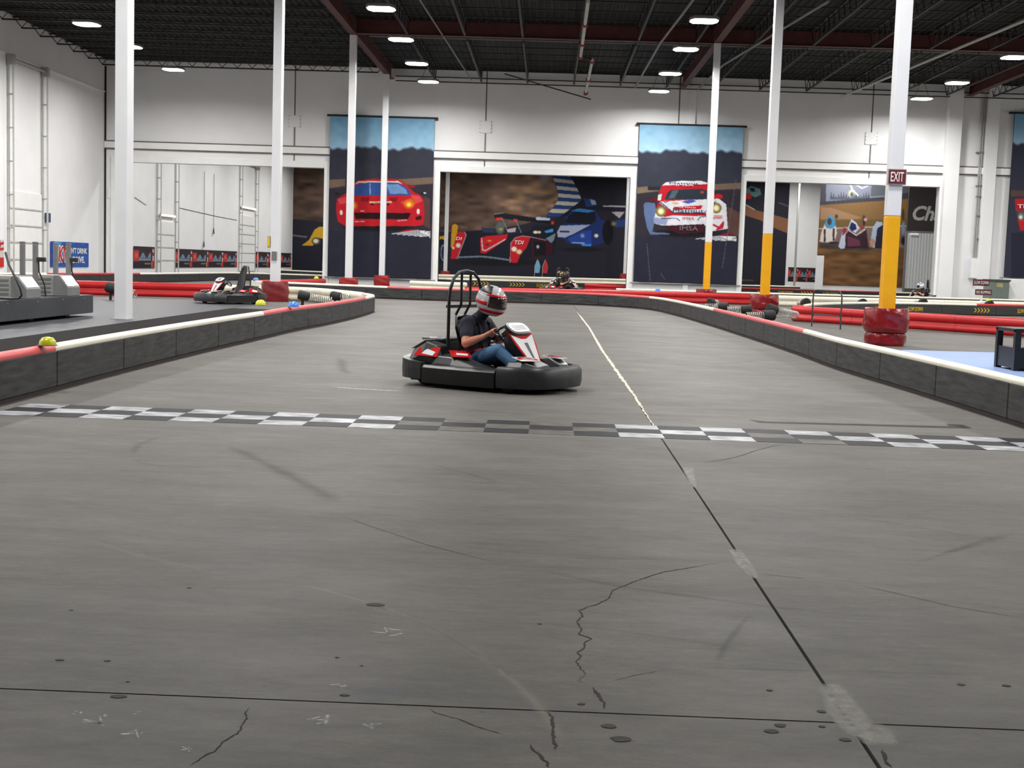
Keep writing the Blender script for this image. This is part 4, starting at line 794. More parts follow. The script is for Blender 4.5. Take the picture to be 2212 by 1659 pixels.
P.poly([(700, 1140), (780, 1118), (880, 1112), (800, 1140)], (170, 30, 40))
for k in range(6): P.line([(640 + k * 52, 1158 + k * 5), (880 + k * 22, 1126 + k * 10), (1000, 1138 + k * 11)], 8, (222, 222, 226))
P.mottle(.03, 10); P.blur(1); P.build('printed_cloth', r, GAIN, .012)
# --- banner with the red and white car
P, r = banner((1382, 269), (1590, 616), 'tall hanging banner printed with a red and white sponsored race car'); sky_banner(P, 323, 3, (112, 160, 194), (176, 212, 236), (55, 58, 72)); P.crop(1370, 240, 4.366)
P.poly([(0, 722), (130, 708), (140, 745), (260, 750), (0, 782)], (128, 110, 92)).poly([(700, 692), (1060, 672), (1060, 728), (700, 748)], (118, 98, 84)).poly([(0, 780), (260, 760), (1060, 740), (1060, 1190), (0, 1190)], (50, 46, 55)).poly([(0, 1180), (1060, 1185), (1060, 1700), (0, 1700)], (42, 44, 60)).poly([(880, 900), (1000, 960), (1000, 1190), (880, 1150)], (92, 66, 60)).poly([(130, 712), (240, 712), (240, 745), (130, 745)], (40, 40, 48))
WH, RE = (226, 228, 236), (192, 30, 46)
P.ell(500, 1150, 380, 50, (26, 22, 28), .5).poly([(88, 880), (110, 858), (195, 868), (235, 1040), (185, 1060), (172, 1140), (335, 1152), (330, 1163), (150, 1166), (120, 1100), (95, 980)], (98, 118, 160))
P.poly([(212, 852), (236, 760), (262, 700), (300, 672), (460, 656), (640, 660), (720, 690), (760, 780), (770, 840), (700, 860), (290, 850)], RE).poly([(262, 702), (300, 672), (460, 656), (640, 660), (700, 680), (672, 690), (300, 700)], WH).poly([(290, 832), (312, 772), (345, 745), (640, 733), (705, 760), (725, 832)], (44, 54, 66)).poly([(360, 750), (420, 745), (380, 820), (320, 828)], (78, 100, 110)).ell(640, 765, 26, 20, (170, 70, 50), .6)
P.poly([(222, 790), (262, 780), (250, 845), (222, 840)], (200, 224, 216))
P.poly([(245, 852), (660, 832), (800, 826), (868, 880), (882, 1110), (740, 1132), (660, 1075), (270, 1080), (190, 1062), (182, 1032), (215, 905)], WH).poly([(225, 858), (370, 962), (700, 962), (700, 990), (350, 985), (280, 1000), (210, 905)], RE).line([(245, 858), (370, 960), (660, 962), (770, 850)], 8, (40, 46, 84))
P.poly([(180, 1000), (320, 1020), (300, 1075), (190, 1062)], (150, 164, 200)).ell(252, 945, 50, 52, (126, 112, 70)).ell(252, 944, 40, 42, (236, 226, 150), .5).ell(248, 944, 24, 26, (252, 246, 222), .5).ell(775, 915, 48, 50, (126, 112, 70)).ell(775, 914, 38, 40, (236, 226, 150), .5).ell(770, 912, 22, 24, (250, 240, 210), .5)
P.poly([(370, 905), (645, 889), (630, 925), (385, 930)], RE).poly([(440, 856), (540, 832), (590, 850), (510, 874)], (60, 96, 176)).ell(390, 870, 44, 18, (206, 190, 140), .6).poly([(268, 856), (320, 850), (300, 864)], (40, 40, 50)).line([(260, 1010), (400, 1012), (430, 1035)], 7, (44, 50, 80)).line([(598, 1030), (620, 1000), (700, 990)], 7, (44, 50, 80))
P.poly([(268, 1082), (660, 1066), (655, 1140), (440, 1160), (340, 1120)], (66, 24, 36)).line([(740, 1070), (800, 1100), (840, 1050), (830, 1100), (780, 1115)], 18, RE).poly([(740, 985), (830, 985), (830, 1012), (740, 1015)], (214, 96, 90)).poly([(758, 795), (790, 776), (830, 790), (836, 820), (764, 826)], (204, 30, 46)).poly([(146, 822), (215, 812), (215, 850), (150, 852)], (96, 24, 36))
P.poly([(820, 1160), (900, 1145), (960, 1160), (800, 1170)], (150, 30, 40))
for k in range(5): P.line([(580 + k * 60, 1206 + k * 4), (800 + k * 30, 1180 + k * 9), (960, 1186 + k * 10)], 8, (222, 222, 226))
for q in ((120, 1250, 150, 1600), (250, 1530, 290, 1590), (960, 650, 830, 1480)): P.line([(q[0], q[1]), (q[2], q[3])], 6, (98, 92, 100))
P.mottle(.03, 10); P.blur(1); P.build('printed_cloth', r, GAIN, .012)
def at_b(cx, cy): return py(1370 + cx / 4.366, 240 + cy / 4.366, BY - .06)
def print_text(txt, cx, cy, w, h, col, sh=.0): p = at_b(cx, cy); k = BY / F / 4.366; lettering('lettering', txt, mat('ink_%d_%d' % (col[0], col[2]), col, .5, var=.02), r, w * k, h * k, face_y(p), shear=sh, bold=.0)
print_text('Matmut', 510, 938, 285, 38, (40, 44, 70)); print_text('Matmut', 470, 680, 270, 20, (50, 54, 80)); print_text('IMSA', 478, 697, 165, 20, (230, 226, 228)); print_text('IMSA', 512, 1010, 110, 20, (190, 40, 52)); print_text('IMSA', 516, 1106, 170, 40, (120, 112, 122)); print_text('LE MANS', 505, 909, 150, 13, (232, 222, 222)); print_text('MOTO', 785, 1000, 80, 20, (240, 226, 226))
# --- banner cut by the frame at the right
P, r = banner((2192, 246), (2395, 606), 'tall dark banner with a red race car nose beside the conduits', .3); sky_banner(P, 306, 3, (104, 158, 196), (168, 208, 234), (56, 58, 74)); P.crop(1900, 420, 6.91)
P.poly([(1960, -60), (3600, -80), (3600, 20), (1960, 30)], (96, 74, 66)).poly([(2020, 70), (2160, 58), (2500, 80), (2500, 500), (2100, 540), (2060, 380), (2090, 300), (2030, 230)], (204, 34, 44)).ell(2110, 330, 60, 70, (210, 230, 210), .6).poly([(2030, 230), (2160, 215), (2160, 380), (2070, 385)], (70, 90, 90), .6).ell(2105, 340, 34, 36, (240, 250, 240), .5).poly([(2500, 60), (3300, 60), (3300, 560), (2500, 520)], (36, 38, 50)).poly([(1960, 570), (3600, 560), (3600, 1300), (1960, 1300)], (42, 44, 60))
P.blur(1); P.build('printed_cloth', r, GAIN, .02); p = py(2205, 445.5, BY - .08); lettering('lettering', 'TDI', M_WHITE, r, .75, .2, face_y((p[0] + .2, p[1], p[2])), bold=.02)

# --- mural on the back wall of the second hall
MY = YB - .06
r = thing('wall_mural', 'huge racing mural on the far wall with red and blue prototype cars', 'mural', (float(py(1155, 600, MY)[0]), MY, 0))
P = Print((635, 330), (1695, 618), (1, MY), 1.0, (40, 40, 50)); P.crop(940, 360, 5.027)
P.poly([(-1600, -200), (1240, -200), (1300, 180), (1335, 300), (1330, 420), (1200, 560), (900, 640), (300, 720), (-800, 640), (-1600, 560)], (92, 73, 63)); brown = inside(P._m([(-1600, -200), (1240, -200), (1300, 180), (1335, 300), (1330, 420), (1200, 560), (900, 640), (300, 720), (-800, 640), (-1600, 560)]), P.X, P.Y)
P.ell(1120, 330, 560, 420, (158, 124, 96), 1.0); P.C[~(brown)] = (40, 40, 50); P.ell(1190, 90, 90, 80, (158, 158, 190), .8)
for x, y, rx, ry in ((1100, 340, 150, 70), (1190, 200, 90, 90), (1230, 330, 90, 40), (980, 440, 70, 60), (900, 560, 500, 60)): P.ell(x, y, rx, ry, (84, 72, 70), 1.0)
P.mottle(.16, 9, brown, 2.0)
for k in range(12):
    def arcs(t): return (1245 + 95 * math.sin(t * 2.4) - (60 * max(0, t - .62) * 5), 40 + t * 500), (1440 + 170 * math.sin(t * 1.7 + .05) - (80 * max(0, t - .75) * 5), 70 + t * 480)
    (a0, b0), (a1, b1) = arcs(k / 12), arcs((k + 1) / 12); P.poly([a0, b0, b1, a1], (46, 72, 134) if k % 2 == 1 else (204, 198, 184))
NV = (30, 31, 44)
P.poly([(1330, 560), (1440, 480), (1620, 340), (1640, 330), (1760, 370), (1780, 420), (2060, 420), (2060, 480), (1700, 480)], (34, 34, 46)).poly([(1610, 340), (1740, 360), (1760, 420), (1640, 440)], (44, 62, 120)).poly([(1680, 350), (1740, 370), (1750, 410), (1700, 415)], (150, 160, 190)).line([(1830, 428), (2060, 434)], 16, (176, 180, 184)).poly([(1910, 490), (2060, 490), (2000, 562)], (180, 170, 180)).poly([(1960, 580), (2100, 570), (2100, 650), (1960, 660)], (40, 62, 120)).poly([(2080, 300), (2120, 300), (2120, 560), (2080, 560)], (120, 50, 56))
P.poly([(1320, 690), (1400, 620), (1430, 540), (1500, 470), (1600, 450), (1740, 480), (1800, 570), (1900, 620), (1905, 800), (1720, 860), (1430, 835), (1400, 790), (1335, 770)], (34, 52, 108)).poly([(1408, 612), (1450, 535), (1520, 490), (1740, 500), (1745, 590), (1690, 625)], (26, 30, 44)).poly([(1470, 480), (1560, 452), (1740, 478), (1660, 500)], (62, 132, 192)).poly([(1318, 722), (1360, 640), (1690, 630), (1500, 732), (1410, 770), (1332, 766)], (172, 180, 210)).ell(1750, 750, 28, 26, (232, 226, 190), .4).ell(1875, 715, 60, 135, (22, 22, 30)).ell(1940, 620, 40, 36, (150, 130, 90), .8).poly([(1440, 780), (1600, 700), (1700, 690), (1690, 850), (1480, 835)], (44, 74, 160)).line([(1490, 825), (1620, 832)], 14, (140, 170, 220)).ell(1600, 750, 30, 30, (150, 160, 200), .6).poly([(1590, 840), (1700, 840), (1690, 865), (1590, 860)], (60, 140, 220)).line([(1360, 705), (1450, 707)], 18, (50, 54, 80)).ell(1600, 900, 330, 34, (28, 28, 36), .6)
P.poly([(180, 760), (340, 700), (500, 690), (650, 730), (800, 735), (1030, 700), (1060, 640), (1290, 640), (1330, 740), (1290, 960), (1040, 990), (900, 1045), (180, 1002)], NV).ell(700, 1040, 560, 50, (26, 26, 32), .5)
P.poly([(640, 525), (745, 505), (1310, 590), (1300, 628), (750, 566), (645, 562)], (30, 28, 38)).line([(645, 515), (745, 503)], 8, (140, 130, 124)).poly([(660, 555), (730, 550), (735, 580), (665, 585)], (214, 60, 50)).poly([(850, 565), (890, 570), (890, 600), (850, 600)], (214, 60, 50)).poly([(1260, 590), (1295, 595), (1290, 628), (1262, 625)], (214, 60, 50)).poly([(1090, 560), (1110, 545), (1250, 560), (1245, 585), (1100, 580)], (190, 205, 220)).line([(730, 565), (790, 710)], 9, (120, 134, 150)).line([(880, 590), (935, 715)], 9, (120, 134, 150))
P.poly([(225, 715), (320, 708), (336, 738), (292, 880), (236, 1002), (168, 1000), (176, 905), (200, 860)], (196, 34, 46)).poly([(490, 772), (560, 752), (790, 734), (775, 790), (545, 944), (492, 936)], (196, 34, 46)).line([(505, 780), (515, 905), (545, 912), (760, 790)], 13, (214, 190, 190)).poly([(818, 832), (860, 776), (940, 754), (1035, 766), (992, 880), (930, 950), (890, 1046), (808, 1040)], (196, 34, 46)).line([(320, 712), (338, 742), (240, 1000)], 9, (170, 160, 176)).line([(812, 1040), (822, 830), (870, 772), (945, 752), (1040, 764), (1210, 800)], 9, (196, 130, 140))
P.line([(240, 985), (500, 975), (640, 990), (820, 1016)], 20, (112, 124, 138)).ell(250, 855, 34, 32, (226, 220, 200), .4).ell(196, 882, 20, 20, (220, 206, 170), .4).ell(858, 895, 36, 34, (240, 232, 204), .4).ell(912, 925, 40, 34, (232, 214, 160), .5).ell(705, 665, 56, 78, (88, 98, 100), .3).ell(712, 680, 30, 22, (150, 160, 50), .6).ell(590, 805, 34, 14, (220, 150, 60), .6).ell(566, 846, 22, 14, (60, 50, 44), .5).poly([(780, 680), (880, 660), (870, 710), (785, 715)], (180, 170, 180)).ell(1090, 712, 34, 22, (240, 232, 204), .5).ell(1130, 712, 26, 20, (230, 216, 170), .5).poly([(1185, 700), (1280, 670), (1285, 710), (1200, 720)], (70, 150, 220)).poly([(1040, 800), (1280, 800), (1270, 950), (1050, 990)], (64, 26, 36)).poly([(1070, 810), (1200, 820), (1200, 960), (1080, 970)], (24, 24, 32)).poly([(1200, 780), (1310, 720), (1290, 800), (1260, 830)], (120, 140, 160)).poly([(500, 660), (640, 670), (640, 715), (520, 715)], (44, 56, 84)).ell(1115, 870, 20, 26, (190, 190, 196), .5)
P.poly([(180, 640), (215, 618), (248, 640), (242, 700), (200, 860), (172, 880), (175, 780)], (208, 152, 40)).poly([(30, 790), (50, 755), (100, 752), (130, 800), (126, 840), (90, 790), (40, 810)], (208, 152, 40)).ell(70, 915, 52, 130, (28, 30, 40)).ell(86, 935, 30, 92, (110, 124, 150)).ell(88, 935, 18, 70, (40, 48, 66)).poly([(20, 660), (130, 650), (130, 690), (20, 700)], (60, 50, 46))
P.crop(280, 330, 5.027); P.poly([(1700, 850), (2140, 880), (2140, 1500), (1700, 1500)], (38, 39, 50)).poly([(1700, 880), (1930, 906), (1920, 925), (1700, 895)], (110, 104, 108)).poly([(1984, 880), (2010, 832), (2060, 804), (2130, 806), (2130, 940), (2010, 918), (1992, 1010), (1868, 1006), (1950, 945)], (206, 160, 46)).ell(2025, 960, 48, 40, (90, 80, 60)).ell(2022, 958, 36, 30, (226, 220, 206), .4)
P.crop(1600, 360, 4.809); P.poly([(-40, 60), (560, 60), (560, 1240), (-40, 1240)], (42, 41, 52)).poly([(60, 230), (110, 200), (200, 230), (215, 290), (150, 320), (50, 270)], (98, 134, 138)).poly([(90, 225), (140, 220), (150, 260), (110, 260)], (30, 34, 44)).poly([(40, 290), (100, 270), (115, 330), (45, 345)], (180, 40, 56)).poly([(-40, 385), (30, 385), (140, 445), (520, 550), (505, 700), (330, 630), (200, 555), (-40, 480)], (134, 92, 68)).line([(40, 388), (140, 445)], 14, (170, 166, 170)).line([(400, 375), (490, 410)], 16, (80, 82, 96)).ell(490, 140, 60, 60, (110, 44, 52), .7).line([(-20, 1180), (130, 1180)], 9, (120, 92, 66))
P.blur(1); P.build('printed_vinyl', r, GAIN * 1.1)
def at_m(cx, cy): return py(940 + cx / 5.027, 360 + cy / 5.027, MY - .05)
for txt, cx, cy, w_, h_, sh in (('TDI', 912, 822, 100, 40, .2), ('DI', 258, 780, 70, 34, .2)): lettering('lettering', txt, M_WHITE, r, w_ * MY / F / 5.027, h_ * MY / F / 5.027, face_y(at_m(cx, cy)), shear=sh, bold=.01)
# --- wall with the sidecar mural, and the dark wall with lettering and metal door
SY = 96.0
a, b = py(1776, 386, SY), py(1968, 620, SY); r = thing('mural_wall', 'brown countryside mural wall showing racing sidecars from behind', 'mural', ((a[0] + b[0]) / 2, SY, 0)); MB().bb(a[0], b[0] + .3, SY + .02, SY + .3, 0, 9.5).build('wall_slab', M_WALL, r)
P = Print((1777, 330), (1962, 622), (1, SY - .01), 1.0, (110, 80, 52)); P.crop(1600, 360, 4.809); P.poly([(820, -200), (1800, -200), (1800, 330), (820, 390)], (128, 132, 148)).poly([(820, -200), (890, -200), (885, 360), (820, 380)], (74, 72, 82)).poly([(1400, -200), (1800, -200), (1800, 280), (1350, 310)], (92, 96, 104))
for x in range(940, 1350, 26): h_ = 20 + 45 * abs(math.sin(x * .7)); P.poly([(x - 16, 345), (x, 320 - h_), (x + 16, 340)], (84, 88, 98))
P.line([(1110, 100), (1160, 240), (1220, 300)], 18, (190, 196, 204)).line([(1390, 100), (1340, 190), (1260, 225), (1190, 180), (1160, 100)], 16, (180, 188, 200)).ell(1150, 280, 40, 50, (190, 196, 160), .5).ell(1155, 290, 22, 30, (90, 92, 100), .4)
P.poly([(820, 365), (1490, 315), (1800, 260), (1800, 330), (1490, 372), (820, 405)], (66, 66, 74)).poly([(820, 400), (1800, 330), (1800, 640), (820, 640)], (132, 102, 66)).poly([(830, 420), (950, 430), (1260, 530), (1200, 545), (830, 545)], (158, 124, 96)).poly([(820, 560), (1800, 540), (1800, 640), (820, 640)], (112, 92, 60)).poly([(820, 640), (1800, 620), (1800, 860), (1300, 870), (820, 810)], (124, 104, 98)).line([(815, 645), (1800, 612)], 10, (200, 190, 180)).poly([(820, 800), (1000, 790), (1330, 860), (1800, 830), (1800, 1300), (820, 1300)], (116, 84, 54)).poly([(820, 790), (1000, 780), (1400, 850), (1300, 880), (820, 850)], (78, 68, 60))
low = P.Y > 360 + 800 / 4.809; P.mottle(.14, 7, low, 3.0)
P.poly([(820, 780), (835, 690), (870, 600), (900, 640), (990, 610), (1000, 690), (975, 780), (900, 790)], (214, 206, 200)).poly([(865, 650), (882, 650), (882, 780), (860, 780)], (70, 50, 52)).poly([(955, 640), (975, 640), (975, 770), (955, 770)], (80, 50, 56)).poly([(870, 600), (905, 520), (940, 505), (980, 560), (985, 620), (930, 650)], (74, 150, 200)).ell(922, 570, 30, 46, (74, 66, 72), .4).ell(995, 518, 16, 22, (70, 70, 62)).ell(960, 790, 60, 18, (50, 44, 42), .6)
P.poly([(1015, 830), (1040, 740), (1070, 630), (1100, 625), (1110, 690), (1080, 850), (1040, 855)], (190, 196, 214)).poly([(1060, 640), (1100, 630), (1100, 680), (1055, 720)], (150, 50, 62)).poly([(1085, 850), (1090, 700), (1130, 660), (1200, 720), (1260, 690), (1305, 650), (1330, 850)], (60, 40, 48)).poly([(1110, 650), (1150, 545), (1200, 580), (1235, 640), (1190, 690), (1150, 660)], (196, 204, 222)).poly([(1125, 640), (1150, 575), (1195, 600), (1205, 650), (1160, 670)], (40, 46, 84)).poly([(1230, 625), (1260, 615), (1300, 640), (1260, 650)], (160, 50, 62)).line([(1120, 660), (1200, 715), (1290, 650)], 9, (220, 220, 226)).poly([(1110, 720), (1230, 760), (1250, 820), (1110, 830)], (104, 60, 76)).ell(1280, 560, 14, 56, (60, 48, 44)).ell(1296, 550, 24, 22, (200, 150, 150), .4)
P.poly([(1340, 820), (1370, 640), (1410, 570), (1470, 575), (1480, 640), (1440, 760), (1400, 850)], (170, 184, 206)).poly([(1420, 640), (1500, 590), (1560, 700), (1540, 850), (1390, 850)], (44, 42, 58)).poly([(1340, 820), (1360, 740), (1400, 770), (1370, 840)], (190, 140, 110)).ell(1690, 640, 26, 90, (126, 146, 170), .5).ell(1688, 500, 18, 80, (70, 60, 50), .5).ell(1690, 770, 30, 60, (40, 34, 38), .5)
P.blur(1); P.build('printed_vinyl', r, GAIN * 1.1)
a, b = py(1764, 552, SY - .6), py(1777, 612, SY - .6); single(MB().bb(a[0], b[0], SY - .66, SY - .45, 0, a[2]), 'corner_board', M_WALL, ((a[0] + b[0]) / 2, SY - .55, 0), 'battered white corner board in front of the sidecar mural', 'board', bevel=.02)
CYW = 93.0
a, b = py(1966, 386, CYW), py(2070, 502, CYW); cw = thing('dark_sign_wall', 'dark brown wall with large pale lettering above the metal door', 'sign wall', ((a[0] + b[0]) / 2, CYW, b[2])); MB().bb(a[0], b[0], CYW, CYW + .2, b[2], 9.5).build('wall_slab', mat('dark_brown_vinyl', (62, 52, 54), .5, var=.08), cw)
p = py(1972, 460, CYW - .02); q = py(2036, 460, CYW - .02); lettering('lettering', 'Cha', mat('pale_grey_letters', (200, 204, 198), .5), cw, (q[0] - p[0]), 1.05, face_y(((p[0] + q[0]) / 2, CYW - .012, p[2])), shear=.25, bold=.03)
p = py(1996, 389, CYW - .02); MB().bb(p[0] - 1.0, p[0] - .2, CYW - .02, CYW - .002, p[2] - .2, p[2] + .4).build('red_motif', M_RGLOSS, cw); MB().bb(p[0] + .5, p[0] + 1.3, CYW - .02, CYW - .002, p[2] - .25, p[2] + .4).build('red_motif', M_RGLOSS, cw)
a, b = py(1960, 503, CYW - .3), py(2068, 598, CYW - .3); md = thing('metal_shutter_door', 'ribbed grey metal shutter door below the pale lettering', 'door', ((a[0] + b[0]) / 2, CYW - .3, 0))
n = 36; pr = []
for k in range(n + 1): x = a[0] + (b[0] - a[0]) * k / n; pr += [(x, CYW - .32 - (.03 if k % 2 else 0))]
dz = MB(); dz.add([(x, y, .62) for x, y in pr] + [(x, y, a[2]) for x, y in pr], [(k, k + 1, n + 2 + k, n + 1 + k) for k in range(n)]); dz.build('ribbed_curtain', mat('galvanised_sheet', (214, 218, 218), .6, var=.04), md)
MB().bb(a[0], b[0], CYW - .36, CYW - .28, .008, .61).build('lower_panel', mat('olive_panel', (96, 92, 78), .6), md); MB().bb(a[0] - .12, a[0] - .004, CYW - .4, CYW - .2, 0, a[2] + .1).build('guide_rail', M_STEEL, md); MB().tube([(a[0] + .2, CYW - .42, a[2] - .12), (a[0] + .75, CYW - .42, a[2] - .12)], .09, 8).build('pull_roller', M_TRIM, md)
MB().bb(a[0], b[0], CYW - .3, CYW - .2, a[2], a[2] + .12).build('header', M_STEEL, md)
# grey post line in the second hall
p = fl(1722, 611); single(MB().bb(py(1722, 500, 112)[0] - .08, py(1722, 500, 112)[0] + .08, 112, 112.16, 0, 9.5), 'slim_post', M_GREY, (float(py(1722, 500, 112)[0]), 112, 0), 'slim grey post standing before the strip banner of the far wall', 'post')

# --- strip banners with bottles and script
def strip(xa, xb, ya, yb, h, axis, val, label, n):
    c = (xa + xb) / 2; w0 = fl; root = thing('strip_banner', label, 'banner', [float(v) for v in (pxx(c, (ya + yb) / 2 + h, val) if axis == 0 else py(c, (ya + yb) / 2 + h, val))])
    P = Print((xa, ya), (xb, yb + h), (axis, val), 1.6, (56, 46, 50)); v = P.Vv; u = (P.U * n) % 1.0
    def put(m, col): P.C[m] = col
    put((v > .66), (44, 38, 42)); put((u < .26) & (v > .18) & (v < .68), (178, 60, 60)); put((u < .2) & (u > .06) & (v > .3) & (v < .52), (206, 92, 84)); put((u > .26) & (u < .82) & (v > .40 - .12 * np.sin(u * 18)) & (v < .66), (120, 136, 156)); put((u > .34) & (u < .78) & (v > .5) & (v < .56) & (np.sin(u * 60) > .5), (44, 46, 60))
    put((u > .52) & (u < .80) & (v > .76) & (v < .83), (140, 126, 96)); put((u > .86) & (u < .985) & (v > .66) & (v < .98), (186, 44, 48)); put((u > .88) & (u < .96) & (v > .1) & (v < .66), (196, 176, 176)); put((u > .88) & (u < .96) & (v > .26) & (v < .42), (160, 44, 50)); put((u > .84) & (u < .865) & (v > .68) & (v < .96), (190, 170, 120))
    P.blur(1); P.build('printed_vinyl', root, GAIN * 1.1); return root
SX = XWL + .04
strip(288.5, 334, 531.5, 534, 45, 0, SX, 'dark strip banner between the partition and the nearer loading door', 1)
strip(378, 512, 537, 543, 34, 0, SX, 'long dark strip banner between the two loading doors', 4)
strip(553, 629, 543.5, 548, 29, 0, SX, 'dark strip banner beyond the farther loading door', 3)
strip(1703, 1766, 577, 580, 30, 1, YB - .012, 'dark strip banner low on the far wall beside the mural', 3)
# --- blue road-safety sign and striped banner on the left wall
r = thing('wall_sign', 'blue road safety sign with red and white lettering on the left wall', 'sign', [float(v) for v in pxx(150, 577, SX)])
P = Print((109, 521), (191.5, 576.5), (0, SX), 2.0, (52, 92, 172)); P.poly([(109, 519), (124, 519), (118, 580), (109, 580)], (40, 80, 170)).poly([(118, 522), (134, 523), (130, 530), (116, 530)], (96, 164, 210)).mottle(.08, 6); P.blur(1); P.build('sign_sheet', r, GAIN)
def onl(x, y, d=.02): return pxx(x, y, SX + d)
def ltext(txt, xa, xb, yc, hpx, m, d, sh=0.0, bold=.02): p, q = onl(xa, yc, d), onl(xb, yc, d); lettering('lettering', txt, m, r, q[1] - p[1], hpx * p[1] / F, face_x(((p[0]), (p[1] + q[1]) / 2, p[2])), shear=sh, bold=bold)
ltext('KIT', 125, 151, 549, 38, M_WHITE, .01, .15, .10); ltext('KIT', 126.5, 150, 549, 33, mat('red_letters', (196, 40, 50), .5), .02, .15, .03); ltext("DON'T DRINK", 143, 188, 541, 13, M_WHITE, .02); ltext('& DRIVE.', 148, 183, 561, 14, M_WHITE, .02)
r = thing('wall_banner', 'red and white striped banner beside the left wall loading door', 'banner', [float(v) for v in pxx(2, 578, SX)])
P = Print((-40, 516), (8.5, 577), (0, SX), 2.0, (210, 204, 200)); P.poly([(-40, 518), (0, 518), (2, 530), (-6, 560), (-40, 577)], (70, 66, 74))
for y in (524, 536, 558): P.poly([(0, y), (9, y - 2), (9, y + 4), (0, y + 6)], (206, 50, 50))
P.poly([(-40, 556), (9, 556), (9, 577), (-40, 577)], (200, 50, 46)); P.build('printed_vinyl', r, GAIN)
# feather flags
for x, col, lab in ((1160, (120, 180, 214), 'pale blue feather flag standing before the racing mural'), (1177, (190, 44, 54), 'red feather flag standing before the racing mural')):
    p = py(x, 595, 110.0); X = float(p[0]); r = thing('feather_flag', lab, 'flag', (X, 110, 0)); MB().tube([(X - .22, 110, 0), (X - .22, 110, 1.3), (X + .0, 110, 1.9)], .02, 6).build('pole', M_GREY, r)
    pts = [(X - .2, .75), (X + .18, .75), (X + .26, 1.3), (X + .12, 1.75), (X - .02, 1.86), (X - .18, 1.4)]; MB().prism([(u, 109.99, v) for u, v in pts], (0, .012, 0)).build('flag_cloth', mat('flag_%d' % col[0], col, .7), r)
    MB().lathe([(.3, 0), (.3, .04), (.05, .08)], 14, (X - .22, 110, 0)).build('base', M_GREY2, r)

